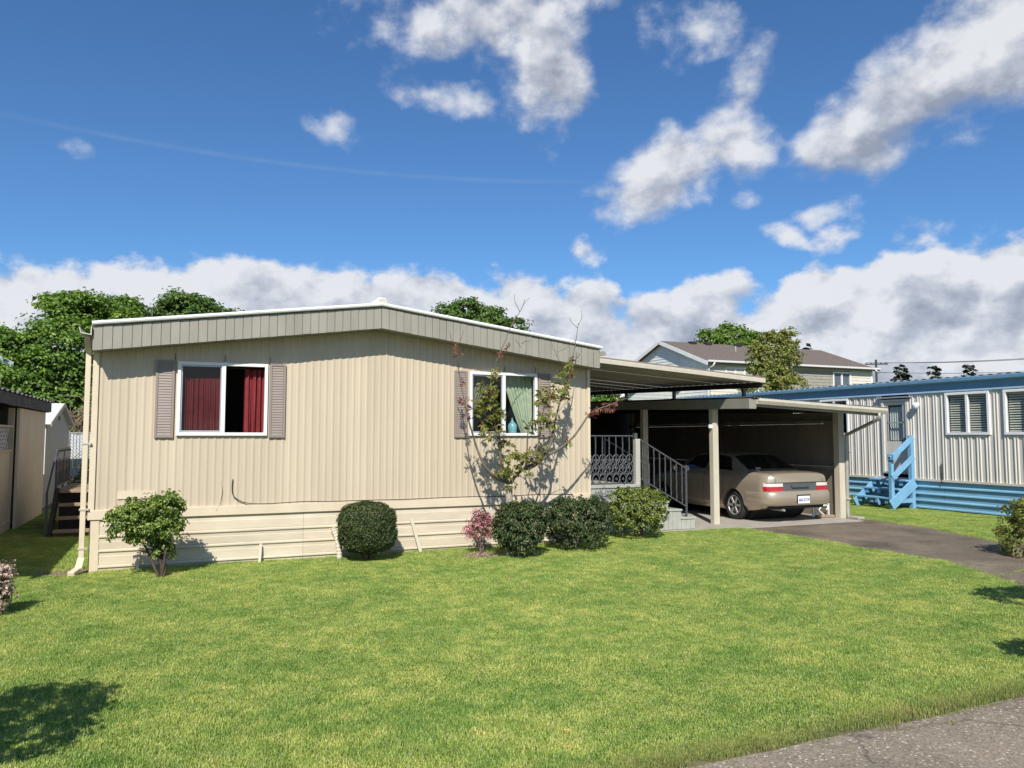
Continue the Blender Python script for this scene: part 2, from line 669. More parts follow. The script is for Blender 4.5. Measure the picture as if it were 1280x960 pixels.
M_CREAM = mat('cream paint', (.55, .50, .39), .55, vscale=5, var=.1, bump=.12, bscale=40, stretch=(1, 1, .3))
M_PLY = mat('beige plywood wall', (.21, .18, .135), .8, vscale=3, var=.14, bump=.15, bscale=20, stretch=(1, 1, .3))
M_ALU = mat('dull aluminium', (.42, .41, .38), .42, metal=.35, var=.12, vscale=5)
M_BLUE = mat('blue paint', (.18, .38, .57), .5, vscale=4, var=.12, bump=.08, bscale=20)
M_BLUES = mat('faded blue skirting paint', (.21, .41, .555), .5, vscale=3, var=.15, bump=.08, bscale=20, stretch=(1, .3, 1.5))
M_BLUED = mat('blue fascia paint', (.125, .27, .40), .5, vscale=3, var=.08)
M_NWALL = mat('off white metal siding', (.60, .565, .505), .5, vscale=3, var=.08, stretch=(1, 1, .15), orand=.03)
M_GUTTER = mat('pale gutter metal', (.50, .46, .37), .45, vscale=5, var=.1)
M_CABLE = mat('black cable', (.03, .028, .025), .6)
M_SIDING = mat('grey vinyl siding', (.72, .74, .70), .6, vscale=2, var=.05)
M_SHINGLE = mat('brown shingles', (.135, .105, .085), .9, vscale=14, var=.3, col2=(.16, .13, .11), bump=.5, bscale=60)
M_BARK = mat('grey brown bark', (.16, .125, .095), .9, vscale=20, var=.35, bump=.7, bscale=60, stretch=(3, 3, .6))
M_TWIG = mat('reddish twig bark', (.13, .085, .06), .8, vscale=20, var=.3)


def road_mat(name, base, base2, chip, chip_scale, amount, bump=.5):
    """old asphalt or exposed aggregate: fine grit plus pale chips worn into view, stains in large soft shapes"""
    m = bpy.data.materials.new(name)
    m.use_nodes = True
    N, L = m.node_tree.nodes, m.node_tree.links
    p = N['Principled BSDF']
    p.inputs['Roughness'].default_value = .9
    geo = N.new('ShaderNodeNewGeometry')
    big = N.new('ShaderNodeTexNoise')
    big.inputs['Scale'].default_value = 1.1
    big.inputs['Detail'].default_value = 6
    fine = N.new('ShaderNodeTexNoise')
    fine.inputs['Scale'].default_value = 70
    fine.inputs['Detail'].default_value = 6
    fine.inputs['Roughness'].default_value = .75
    vo = N.new('ShaderNodeTexVoronoi')
    vo.inputs['Scale'].default_value = chip_scale
    vo.inputs['Randomness'].default_value = 1
    for n in (big, fine, vo):
        L.new(geo.outputs['Position'], n.inputs['Vector'])
    mx = N.new('ShaderNodeMix')
    mx.data_type = 'RGBA'
    mr = N.new('ShaderNodeMapRange')
    mr.inputs[1].default_value, mr.inputs[2].default_value = .36, .66
    L.new(big.outputs['Fac'], mr.inputs[0])
    L.new(mr.outputs[0], mx.inputs[0])
    mx.inputs[6].default_value = (*base, 1)
    mx.inputs[7].default_value = (*base2, 1)
    mul = N.new('ShaderNodeMix')
    mul.data_type = 'RGBA'
    mul.blend_type = 'MULTIPLY'
    mul.inputs[0].default_value = .8
    rp = N.new('ShaderNodeValToRGB')
    rp.color_ramp.elements[0].position, rp.color_ramp.elements[0].color = .34, (.28, .27, .25, 1)
    rp.color_ramp.elements[1].position, rp.color_ramp.elements[1].color = .66, (1.75, 1.7, 1.62, 1)
    L.new(fine.outputs['Fac'], rp.inputs[0])
    L.new(mx.outputs[2], mul.inputs[6])
    L.new(rp.outputs[0], mul.inputs[7])
    # chips: cells whose random value is high, near the cell's middle
    sep = N.new('ShaderNodeSeparateColor')
    L.new(vo.outputs['Color'], sep.inputs[0])
    g = N.new('ShaderNodeMath')
    g.operation = 'GREATER_THAN'
    g.inputs[1].default_value = 1 - amount
    L.new(sep.outputs[0], g.inputs[0])
    d = N.new('ShaderNodeMath')
    d.operation = 'LESS_THAN'
    L.new(vo.outputs['Distance'], d.inputs[0])
    dd = N.new('ShaderNodeMath')
    dd.operation = 'MULTIPLY'
    dd.inputs[1].default_value = .45
    L.new(sep.outputs[1], dd.inputs[0])
    L.new(dd.outputs[0], d.inputs[1])
    an = N.new('ShaderNodeMath')
    an.operation = 'MULTIPLY'
    L.new(g.outputs[0], an.inputs[0])
    L.new(d.outputs[0], an.inputs[1])
    mc = N.new('ShaderNodeMix')
    mc.data_type = 'RGBA'
    L.new(an.outputs[0], mc.inputs[0])
    L.new(mul.outputs[2], mc.inputs[6])
    mc.inputs[7].default_value = (*chip, 1)
    L.new(mc.outputs[2], p.inputs['Base Color'])
    # wandering cracks and a few darker stains
    ck = N.new('ShaderNodeTexVoronoi')
    ck.feature = 'DISTANCE_TO_EDGE'
    ck.inputs['Scale'].default_value = .42
    wv = N.new('ShaderNodeVectorMath')
    wv.operation = 'MULTIPLY_ADD'
    wn_ = N.new('ShaderNodeTexNoise')
    wn_.inputs['Scale'].default_value = 2.2
    wn_.inputs['Detail'].default_value = 6
    L.new(geo.outputs['Position'], wn_.inputs['Vector'])
    L.new(wn_.outputs['Color'], wv.inputs[0])
    wv.inputs[1].default_value = (.7, .7, 0)
    L.new(geo.outputs['Position'], wv.inputs[2])
    L.new(wv.outputs[0], ck.inputs['Vector'])
    cm = N.new('ShaderNodeMapRange')
    cm.inputs[1].default_value, cm.inputs[2].default_value = .002, .008
    cm.inputs[3].default_value, cm.inputs[4].default_value = .62, 1.0
    L.new(ck.outputs['Distance'], cm.inputs[0])
    stn = N.new('ShaderNodeMapRange')
    stn.inputs[1].default_value, stn.inputs[2].default_value = .60, .70
    stn.inputs[3].default_value, stn.inputs[4].default_value = 1.0, .68
    L.new(wn_.outputs['Fac'], stn.inputs[0])
    cs = N.new('ShaderNodeMath')
    cs.operation = 'MULTIPLY'
    L.new(cm.outputs[0], cs.inputs[0])
    L.new(stn.outputs[0], cs.inputs[1])
    mcc = N.new('ShaderNodeVectorMath')
    mcc.operation = 'SCALE'
    L.new(mc.outputs[2], mcc.inputs[0])
    L.new(cs.outputs[0], mcc.inputs['Scale'])
    L.new(mcc.outputs[0], p.inputs['Base Color'])
    b = N.new('ShaderNodeBump')
    b.inputs['Strength'].default_value = bump
    b.inputs['Distance'].default_value = .012
    L.new(fine.outputs['Fac'], b.inputs['Height'])
    L.new(b.outputs[0], p.inputs['Normal'])
    MATS[name] = m
    return m


M_ASPH = road_mat('old asphalt', (.100, .081, .058), (.215, .175, .125), (.34, .31, .27), 60, .10)
M_ROAD = road_mat('worn aggregate road', (.22, .182, .13), (.33, .278, .205), (.66, .61, .52), 52, .36, 1.0)


def flat(name, poly, z, m, kind='structure'):
    o = MB().add([(x, y, z) for x, y in poly], [tuple(range(len(poly)))]).build(name, m, kind=kind)
    return o


flat('ground', [(-900, -900), (900, -900), (900, 900), (-900, 900)], -.03, M_FIELD)
flat('lawn', [(-40, -7.70), (17.2, -7.70), (17.2, 40), (-40, 40)], -.012, M_SOIL)
# lawn edge and driveway outlines
DRIVE_L = [(10.55, .5), (10.50, -3.6), (9.75, -5.2), (8.9, -6.6), (8.1, -7.66)]
DRIVE_R = [(14.1, 1.2), (13.9, -.9), (13.2, -2.7), (12.9, -4.4), (13.6, -6.4), (14.6, -7.66)]


def wob(pts, n=12, a=.03):
    out = []
    for (x0, y0), (x1, y1) in zip(pts[:-1], pts[1:]):
        for i in range(n):
            t = i / n
            out.append((x0 + (x1 - x0) * t + random.uniform(-a, a), y0 + (y1 - y0) * t))
    out.append(pts[-1])
    return out


flat('driveway', wob(DRIVE_L) + wob(DRIVE_R)[::-1], .004, M_ASPH)
edge = [(-40, -7.66)] + [(x * .25, -7.66 + random.uniform(-.018, .018)) for x in range(-40, 70)] + [(60, -7.66)]
flat('road', edge + [(60, -14.5), (-40, -14.5)], .008, M_ROAD)
bx('carport_floor', M_CONC, None, 9.72, 13.62, .42, 9.4, -.05, .016, kind='structure', loc=(11.6, 4.9, 0))
bx('porch_footing', M_CONC, None, 8.3, 9.70, .52, .64, -.05, .020, kind='structure', loc=(9, .58, 0))
flat('bare_earth', [(-.70, .02), (-.40, -.13), (-.05, -.14), (.04, .10), (-.05, .30), (-.35, .34), (-.68, .24)], .006, mat('trodden earth', (.20, .155, .105), .95, vscale=14, var=.35, bump=.7, bscale=60))
flat('leaf_litter', [(5.02 + .46 * cos(t) * (1 + .15 * sin(3 * t)), -.70 + .36 * sin(t)) for t in np.linspace(0, 2 * pi, 24)[:-1]], .007, M_LITTER)
flat('planting_bed', [(4.7, -.02), (5.2, -.30), (5.9, -.55), (6.6, -.45), (7.3, -.25), (8.5, .05), (8.6, .5), (7.2, .5), (7.15, -.02)], .005, M_SOIL)


def interp(poly, y):
    for (x0, y0), (x1, y1) in zip(poly[:-1], poly[1:]):
        if (y0 - y) * (y1 - y) <= 0 and y0 != y1:
            return x0 + (x1 - x0) * (y - y0) / (y1 - y0)
    return None


def on_lawn(x, y):
    if y < -7.55:
        return False
    if y > -.03 and 0 < x < 7.15:
        return False
    if y > .55 and 7.1 < x < 9.75 or (y > .40 and 9.7 < x < 14.0):
        return False
    if x > 14 and y > .4:
        return x < 16.9 and y < 9
    if x < 0 and y > 3.9 and x > -1.1:
        return False
    if x < -1.66 and y > -2.5 or x > 16.93:
        return False
    l, r = interp(DRIVE_L, y), interp(DRIVE_R, y)
    if l is not None and r is not None and l < x < r:
        return False
    if y > .5 and 7 < x < 14.0:
        return False
    if ((x - 5.02) / .40) ** 2 + ((y + .72) / .30) ** 2 < 1 or (-.68 < x < 0.04 and -.16 < y < .30):
        return False
    return True


# grass: patches of mown blades, scattered over the lawn
def grass_mat():
    m = bpy.data.materials.new('lawn grass blades')
    m.use_nodes = True
    N, L = m.node_tree.nodes, m.node_tree.links
    p = N['Principled BSDF']
    p.inputs['Roughness'].default_value = .5
    p.inputs['Specular IOR Level'].default_value = .35
    geo = N.new('ShaderNodeNewGeometry')
    rp = N.new('ShaderNodeValToRGB')
    r = rp.color_ramp
    r.elements[0].position, r.elements[0].color = 0, (.17, .275, .045, 1)
    r.elements[1].position, r.elements[1].color = 1, (.62, .60, .32, 1)
    r.elements.new(.45).color = (.36, .50, .095, 1)
    r.elements.new(.82).color = (.47, .59, .15, 1)
    r.elements.new(.93).color = (.52, .56, .24, 1)
    L.new(geo.outputs['Random Per Island'], rp.inputs[0])
    n1 = N.new('ShaderNodeTexNoise')
    n1.inputs['Scale'].default_value = 1.5
    n1.inputs['Detail'].default_value = 6
    n1.inputs['Roughness'].default_value = .65
    n2 = N.new('ShaderNodeTexNoise')
    n2.inputs['Scale'].default_value = 5.5
    n2.inputs['Detail'].default_value = 7
    for n in (n1, n2):
        L.new(geo.outputs['Position'], n.inputs['Vector'])
    r1 = N.new('ShaderNodeValToRGB')
    r1.color_ramp.elements[0].position, r1.color_ramp.elements[0].color = .36, (.74, .84, .76, 1)
    r1.color_ramp.elements[1].position, r1.color_ramp.elements[1].color = .62, (1.24, 1.10, 1.16, 1)
    L.new(n1.outputs['Fac'], r1.inputs[0])
    r2 = N.new('ShaderNodeValToRGB')
    r2.color_ramp.elements[0].position, r2.color_ramp.elements[0].color = .34, (.74, .84, .74, 1)
    r2.color_ramp.elements[1].position, r2.color_ramp.elements[1].color = .64, (1.22, 1.12, 1.2, 1)
    r2.color_ramp.elements.new(.72).color = (1.45, 1.12, 1.3, 1)
    L.new(n2.outputs['Fac'], r2.inputs[0])
    a = N.new('ShaderNodeMix')
    a.data_type, a.blend_type = 'RGBA', 'MULTIPLY'
    a.inputs[0].default_value = 1
    L.new(rp.outputs[0], a.inputs[6])
    L.new(r1.outputs[0], a.inputs[7])
    b = N.new('ShaderNodeMix')
    b.data_type, b.blend_type = 'RGBA', 'MULTIPLY'
    b.inputs[0].default_value = 1
    L.new(a.outputs[2], b.inputs[6])
    L.new(r2.outputs[0], b.inputs[7])
    # dry thatch where the lawn meets the road
    sp = N.new('ShaderNodeSeparateXYZ')
    L.new(geo.outputs['Position'], sp.inputs[0])
    ed = N.new('ShaderNodeMapRange')
    ed.inputs[1].default_value, ed.inputs[2].default_value = -7.36, -7.62
    L.new(sp.outputs[1], ed.inputs[0])
    edm = N.new('ShaderNodeMath')
    edm.operation = 'MULTIPLY'
    L.new(ed.outputs[0], edm.inputs[0])
    L.new(n2.outputs['Fac'], edm.inputs[1])
    c = N.new('ShaderNodeMix')
    c.data_type = 'RGBA'
    L.new(edm.outputs[0], c.inputs[0])
    L.new(b.outputs[2], c.inputs[6])
    c.inputs[7].default_value = (.20, .15, .08, 1)
    L.new(c.outputs[2], p.inputs['Base Color'])
    t = N.new('ShaderNodeBsdfTranslucent')
    L.new(c.outputs[2], t.inputs['Color'])
    mx = N.new('ShaderNodeMixShader')
    mx.inputs[0].default_value = .32
    L.new(p.outputs[0], mx.inputs[1])
    L.new(t.outputs[0], mx.inputs[2])
    L.new(mx.outputs[0], N['Material Output'].inputs['Surface'])
    return m


M_GRASS = grass_mat()


def grass_patch(name, n, half, hmin, hmax, w):
    xy = rng.normal(size=(n, 2)) * half * .55
    xy = np.clip(xy, -half, half)
    h = hmin + (hmax - hmin) * rng.random(n)
    a = rng.random(n) * 2 * pi
    lean = .15 + .75 * rng.random(n) ** 1.2
    d = np.stack([np.cos(a), np.sin(a)], 1)
    sdir = np.stack([-d[:, 1], d[:, 0]], 1)
    tw = rng.random(n) * .9 - .45
    sdir = sdir * np.cos(tw)[:, None] + d * np.sin(tw)[:, None]
    ww = w * (.7 + .6 * rng.random(n))
    z0 = np.full(n, -.01)
    mid = xy + d * (h * lean * .35)[:, None]
    tip = xy + d * (h * lean)[:, None]
    zm, zt = h * .6, h * (1.05 - .45 * lean)
    V = np.stack([np.c_[xy - sdir * ww[:, None] / 2, z0], np.c_[xy + sdir * ww[:, None] / 2, z0],
                  np.c_[mid + sdir * ww[:, None] * .42, zm], np.c_[mid - sdir * ww[:, None] * .42, zm],
                  np.c_[tip, zt]], 1).reshape(-1, 3)
    B = np.arange(n)[:, None] * 5
    T = np.concatenate([B + np.array([0, 1, 2]), B + np.array([0, 2, 3]), B + np.array([3, 2, 4])])
    me = bpy.data.meshes.new(name)
    me.vertices.add(len(V))
    me.vertices.foreach_set('co', V.astype(np.float32).ravel())
    me.loops.add(len(T) * 3)
    me.loops.foreach_set('vertex_index', T.astype(np.int32).ravel())
    me.polygons.add(len(T))
    me.polygons.foreach_set('loop_start', np.arange(0, len(T) * 3, 3, dtype=np.int32))
    me.update(calc_edges=True)
    me.materials.append(M_GRASS)
    return bpy.data.objects.new(name, me)        # never linked to the scene: the lawn's modifier reads its mesh


def scatter(name, pts, rots, scls, idx, protos, kind='stuff'):
    me = bpy.data.meshes.new(name)
    n = len(pts)
    me.vertices.add(n)
    me.vertices.foreach_set('co', np.asarray(pts, np.float32).ravel())
    for nm, ty, data in (('rot', 'FLOAT_VECTOR', rots), ('scl', 'FLOAT_VECTOR', scls)):
        at_ = me.attributes.new(nm, ty, 'POINT')
        at_.data.foreach_set('vector', np.asarray(data, np.float32).ravel())
    at_ = me.attributes.new('idx', 'INT', 'POINT')
    at_.data.foreach_set('value', np.asarray(idx, np.int32))
    o = bpy.data.objects.new(name, me)
    COL.objects.link(o)
    o['kind'] = kind
    ng = bpy.data.node_groups.new(name + ' scatter', 'GeometryNodeTree')
    ng.interface.new_socket('Geometry', in_out='INPUT', socket_type='NodeSocketGeometry')
    ng.interface.new_socket('Geometry', in_out='OUTPUT', socket_type='NodeSocketGeometry')
    N, L = ng.nodes, ng.links
    gi, go = N.new('NodeGroupInput'), N.new('NodeGroupOutput')
    iop = N.new('GeometryNodeInstanceOnPoints')
    g2i = N.new('GeometryNodeGeometryToInstance')
    for p in reversed(protos):
        oi = N.new('GeometryNodeObjectInfo')
        oi.inputs['Object'].default_value = p
        L.new(oi.outputs['Geometry'], g2i.inputs[0])
    L.new(gi.outputs[0], iop.inputs['Points'])
    L.new(g2i.outputs[0], iop.inputs['Instance'])
    iop.inputs['Pick Instance'].default_value = True
    for nm, ty, sock in (('rot', 'FLOAT_VECTOR', 'Rotation'), ('scl', 'FLOAT_VECTOR', 'Scale'), ('idx', 'INT', 'Instance Index')):
        na = N.new('GeometryNodeInputNamedAttribute')
        na.data_type = ty
        na.inputs['Name'].default_value = nm
        L.new(na.outputs['Attribute'], iop.inputs[sock])
    L.new(iop.outputs[0], go.inputs[0])
    md = o.modifiers.new('scatter', 'NODES')
    md.node_group = ng
    return o


protos = [grass_patch('grass_patch', 1500, .26, .016, .036, .0036) for _ in range(5)]
gp, gr, gs, gi_ = [], [], [], []
STEP = .155
ys = np.arange(-7.64, 9, STEP)
for y in ys:
    for x in np.arange(-7.5, 17, STEP):
        px, py = x + random.uniform(-.07, .07), y + random.uniform(-.07, .07)
        if not on_lawn(px, py):
            continue
        # the patch is .26 wide: keep it off the hard edges
        e = .13
        edge_hit = not (on_lawn(px + e, py) and on_lawn(px - e, py) and on_lawn(px, py - e) and on_lawn(px, py + e))
        s = random.uniform(.85, 1.15)
        if edge_hit:
            s *= .55
        hz = random.uniform(.8, 1.2) * (.9 + .25 * sin(px * 1.7 + 2 * sin(py * 1.1)))
        if edge_hit:
            hz *= random.uniform(.9, 1.35)
        if py > -.5 and 0 < px < 7.2:
            hz *= 1.15
        gp.append((px, py, 0))
        gr.append((random.uniform(-.03, .03), random.uniform(-.03, .03), random.uniform(0, 6.283)))
        gs.append((s, s, hz))
        gi_.append(random.randrange(5))
scatter('lawn_grass', gp, gr, gs, gi_, protos)
# ragged tufts standing along the road edge, the driveway, the joint in the driveway and the skirting
tp, trr, ts, ti = [], [], [], []
tuft = [grass_patch('grass_tuft', 46, .045, .03, .062, .0036) for _ in range(4)]


def tufts(x, y, k=1.0):
    tp.append((x, y, 0.0))
    trr.append((random.uniform(-.2, .2), random.uniform(-.2, .2), random.uniform(0, 6.283)))
    s = random.uniform(.6, 1.1) * k
    ts.append((s, s, s * random.uniform(.7, 1.2)))
    ti.append(random.randrange(4))


for i in range(520):
    tufts(random.uniform(-4, 8.3), -7.58 + random.uniform(-.01, .14), .5)
for (pl, sg, n) in ((DRIVE_L, -1, 150), (DRIVE_R, 1, 120)):
    for i in range(n):
        y = random.uniform(-7.5, .4)
        x = interp(pl, y)
        if x is not None:
            tufts(x + sg * random.uniform(-.04, .10), y, .75)
for i in range(120):
    t = random.random()
    if random.random() < .75:
        tufts(9.95 + t * 3.1, -4.72 + .62 * t + random.uniform(-.02, .02), .42)
for i in range(190):
    tufts(random.uniform(.05, 7.1), random.uniform(-.09, -.04), .9)
for i in range(90):
    x, y = random.uniform(4.3, 8.4), random.uniform(-1.05, -.2)
    if ((x - 5.02) / .42) ** 2 + ((y + .72) / .32) ** 2 > 1 or random.random() < .12:
        tufts(x, y, 1.05)
for i in range(40):
    tufts(random.uniform(9.7, 10.6), random.uniform(.36, .44), .8)
scatter('edge_grass', tp, trr, ts, ti, tuft)
# ------------------------------------------------------------------ the beige mobile home
W, DEP = 7.12, 15.5
OV = .33                       # overhang of the gable
home = thing('mobile_home', (3.56, 0, 0), 'long beige metal sided mobile home with grey fascia and red curtains behind the lawn', 'mobile home')
PKX = 3.59


def zbot(x):                   # underside of the fascia
    return 2.76 + (3.235 - 2.76) * x / PKX if x < PKX else 3.235 + (2.785 - 3.235) * (x - PKX) / (W + .02 - PKX)


def ztop(x):
    return zbot(x) + .30


PER = .097


def ribs(mb, u0, u1, z0, z1, fn, per=PER, dep=.0065, off=0.0, prof=((0, 0), (.50, 0), (.66, 1), (.80, 1))):
    """corrugated sheet between u0 and u1; z0/z1 are numbers or functions of u; fn(u, d, z) -> xyz"""
    f0 = z0 if callable(z0) else (lambda u: z0)
    f1 = z1 if callable(z1) else (lambda u: z1)
    us = []
    k = math.floor(u0 / per) - 1
    while k * per < u1 + per:
        for t, d in prof:
            us.append((k * per + t * per, d * dep))
        k += 1

    def dep_at(u):
        for (a, da), (b, db) in zip(us[:-1], us[1:]):
            if a <= u <= b:
                return da + (db - da) * (u - a) / (b - a + 1e-9)
        return 0
    pts = [(u0, dep_at(u0))] + [(u, d) for u, d in us if u0 + 1e-4 < u < u1 - 1e-4] + [(u1, dep_at(u1))]
    vs, fs = [], []
    for u, d in pts:
        vs += [fn(u, d + off, f0(u)), fn(u, d + off, f1(u))]
    for i in range(len(pts) - 1):
        fs.append((2 * i, 2 * i + 2, 2 * i + 3, 2 * i + 1))
    mb.add(vs, fs)


fw = lambda u, d, z: (u, -d, z)
W1, W2 = (.95, 2.09, 1.71, 2.69), (5.04, 6.18, 1.71, 2.69)
cuts = sorted(set([.03, W - .005] + [W1[0] + .015, W1[1] - .015, W2[0] + .015, W2[1] - .015] + [round(PER * 4 * k, 3) for k in range(1, 19)]))
cuts = [c for i, c in enumerate(cuts) if i == 0 or c - cuts[i - 1] > .05 or c in (W1[0] + .015, W1[1] - .015, W2[0] + .015, W2[1] - .015, W - .005)]
for a, b in zip(cuts[:-1], cuts[1:]):
    m = MB()
    o_ = random.uniform(0, .0025)
    inw = next((w for w in (W1, W2) if a > w[0] and b < w[1]), None)
    zt = lambda u: zbot(u) + .03
    if inw:
        ribs(m, a, b, .775, inw[2] + .01, fw, off=o_)
        m.build('siding_panel', M_BEIGE, home, fix=False)
        m = MB()
        ribs(m, a, b, inw[3] - .01, zt, fw, off=o_)
    else:
        ribs(m, a, b, .775, zt, fw, off=o_)
    m.build('siding_panel', M_BEIGE, home, fix=False)
m = MB()
m.bar((.0, -.012, .70), (.0, -.012, 2.80), .07, .035, (0, 1, 0))
m.build('corner_trim', M_BEIGE2, home, bev=.004)
bx('corner_trim', M_BEIGE2, home, W - .03, W + .02, -.030, .03, .70, 2.80)
# side and back walls, floor, inner partition
sw = lambda u, d, z: (-.02 - d, u, z)
m = MB(); ribs(m, .02, DEP, .70, 2.82, sw); m.build('side_wall', M_BEIGE, home, fix=False)
se = lambda u, d, z: (W + .01 + d, u, z)
m = MB(); ribs(m, .03, DEP, .70, 2.84, se); m.build('side_wall', M_BEIGE, home, fix=False)
bx('back_wall', M_BEIGE, home, -.02, W + .01, DEP, DEP + .05, 0, 2.85)
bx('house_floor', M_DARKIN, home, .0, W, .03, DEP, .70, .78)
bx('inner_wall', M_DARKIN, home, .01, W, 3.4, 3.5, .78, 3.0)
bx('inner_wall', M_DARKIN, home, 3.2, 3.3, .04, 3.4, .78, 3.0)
# band board above the skirting, skirting boards with a rolled lower lip
bx('band_board', M_BEIGE2, home, -.035, W + .02, -.040, .0, .655, .775, bev=.004)
rows = [(.468, .645, False), (.288, .464, True), (.092, .284, True), (-.03, .088, True)]
segs = [(.10, 2.60), (2.603, 5.10), (5.103, W)]
for z0, z1, lip in rows:
    for s0, s1 in segs:
        j = random.uniform(-.003, .003)
        if lip:        # rolled upper lip stands proud and catches the light
            prof = [(.012, z1 + .004), (-.016 + j, z1), (-.030 + j, z1 - .012), (-.030 + j, z1 - .030), (-.016 + j, z1 - .042), (-.010 + j, z1 - .044),
                    (-.008 + j, z1 - .085), (-.012 + j, z1 - .090), (-.010 + j, z0 + .006), (-.010 + j, z0), (.012, z0)]
        else:
            prof = [(.012, z1 + .008), (-.004 + j, z1 + .008), (-.010 + j, z1 - .06), (-.014 + j, z1 - .065), (-.012 + j, z0), (.012, z0)]
        q = MB()
        q.prism(prof, lambda p, t: (t, p[0], p[1]), s0, s1)
        q.build('skirting_board', M_SKIRT, home)
bx('skirting_post', M_BEIGE2, home, .0, .10, -.022, .02, -.02, .652, bev=.004)
bx('skirting_backing', M_DARKWOOD, home, .02, W, .03, .06, -.02, .70)
m = MB(); m.box(-.015, .0, .05, DEP, -.02, .70); m.build('side_skirting', M_SKIRT, home)
m = MB(); m.box(W - .01, W + .005, .05, DEP, -.02, .70); m.build('side_skirting', M_SKIRT, home)
# shutters
def shutter(x0, x1):
    s = MB()
    z0, z1, y0, y1 = 1.685, 2.70, -.040, -.013
    s.box(x0, x0 + .028, y0, y1, z0, z1)
    s.box(x1 - .028, x1, y0, y1, z0, z1)
    s.box(x0 + .028, x1 - .028, y0 + .002, y1, z0, z0 + .03)
    s.box(x0 + .028, x1 - .028, y0 + .002, y1, z1 - .03, z1)
    s.box(x0 + .028, x1 - .028, y1 - .008, y1 - .004, z0 + .03, z1 - .03)
    o = s.build('shutter', M_SHUT, home)
    n = 27
    st = (z1 - z0 - .06) / n
    first = None
    for i in range(n):
        zz = z0 + .03 + i * st
        if first is None:
            q = MB()
            q.hexa([(x0 + .03, -.034, zz + .001), (x1 - .03, -.034, zz + .001), (x1 - .03, -.026, zz + .001), (x0 + .03, -.026, zz + .001),
                    (x0 + .03, -.026, zz + st), (x1 - .03, -.026, zz + st), (x1 - .03, -.021, zz + st), (x0 + .03, -.021, zz + st)])
            first = q.build('louver_slat', M_SHUT, o)
        else:
            again(first, o, (0, 0, i * st))
for a, b in ((.69, .915), (2.115, 2.325), (4.80, 5.005), (6.205, 6.42)):
    shutter(a, b)
M_GLASS = glass_mat('window glass', (.9, .92, .91))
M_SCREEN = glass_mat('screened glass', (.66, .63, .63))
M_RED = mat('red curtain cloth', (.21, .022, .026), .8, vscale=12, var=.2)
M_GREENC = mat('pale green curtain cloth', (.40, .475, .34), .8, vscale=12, var=.12)
M_SASH = mat('grey aluminium sash', (.42, .45, .47), .4, metal=.4)


def window(w, name='window'):
    x0, x1, z0, z1 = w
    s = MB()
    b, yf = .042, -.045
    s.box(x0, x0 + b, yf, .03, z0, z1)
    s.box(x1 - b, x1, yf, .03, z0, z1)
    s.box(x0 + b, x1 - b, yf, .03, z1 - b, z1)
    s.box(x0 + b, x1 - b, yf, .03, z0, z0 + b)
    xm = (x0 + x1) / 2
    s.box(xm - .026, xm + .026, yf + .004, .025, z0 + b, z1 - b)
    o = s.build(name, M_WHITE, home, bev=.003)
    q = MB()
    xa, xb, za, zb_ = x0 + b + .001, xm - .027, z0 + b + .001, z1 - b - .001
    q.box(xa, xa + .018, -.026, .006, za, zb_)
    q.box(xb - .014, xb, -.026, .006, za, zb_)
    q.box(xa + .018, xb - .014, -.026, .006, zb_ - .02, zb_)
    q.box(xa + .018, xb - .014, -.026, .006, za, za + .026)
    q.build('sash', M_SASH, o)
    p = MB().quad((xa + .018, -.010, za + .026), (xb - .014, -.010, za + .026), (xb - .014, -.010, zb_ - .02), (xa + .018, -.010, zb_ - .02))
    p.build('pane', M_SCREEN, o)
    return o, (xm + .026, x1 - b, z0 + b, z1 - b)


def curtain(parent, xa, xb, z0, z1, m, waves, y=.16, amp=.03, pull=None):
    n = 90
    vs, fs = [], []
    rws = 14
    for r in range(rws + 1):
        t = r / rws
        z = z1 + (z0 - z1) * t
        for i in range(n + 1):
            u = i / n
            a, b = (xa, xb) if pull is None else pull(t)
            x = a + (b - a) * u
            ph = waves * 2 * pi * u
            vs.append((x, y + amp * (.5 + .5 * t) * sin(ph + .6 * sin(ph * .37 + 2 * t)) + .012 * sin(ph * 2.3), z))
    for r in range(rws):
        for i in range(n):
            k = r * (n + 1) + i
            fs.append((k, k + 1, k + n + 2, k + n + 1))
    return MB().add(vs, fs).build('curtain', m, parent, smooth=True, fix=False)


o1, op1 = window(W1)
curtain(o1, 1.00, 1.56, 1.66, 2.48, M_RED, 8, y=.075, amp=.022)
curtain(o1, 1.79, 2.10, 1.66, 2.62, M_RED, 4.2, y=.10, amp=.035)
bx('curtain_rod', M_DARKWOOD, o1, .95, 2.1, .14, .155, 2.625, 2.64)
o2, op2 = window(W2)
p = MB().quad((op2[0], -.004, op2[2]), (op2[1], -.004, op2[2]), (op2[1], -.004, op2[3]), (op2[0], -.004, op2[3]))
p.build('pane', M_GLASS, o2)
curtain(o2, 0, 0, 1.70, 2.66, M_GREENC, 7, y=.14, amp=.022,
        pull=lambda t: ((5.64 + (t * .34 if t < .5 else .17 + .38 * (t - .5)), 6.16)))
curtain(o2, 0, 0, 1.70, 2.66, M_GREENC, 6, y=.14, amp=.022,
        pull=lambda t: (5.06, 5.50 - .38 * min(t * 1.5, 1)))
# gable fascia: narrow upright panels that can be told apart, left slope and right slope
soff = MB()
for a, b in ((0.0, PKX), (PKX, W + .02)):
    soff.hexa([(a, -OV + .02, zbot(a) + .004), (b, -OV + .02, zbot(b) + .004), (b, -.012, zbot(b) + .004), (a, -.012, zbot(a) + .004),
               (a, -OV + .02, zbot(a) + .022), (b, -OV + .02, zbot(b) + .022), (b, -.012, zbot(b) + .022), (a, -.012, zbot(a) + .022)])
soff.build('soffit', M_FASCIA, home)


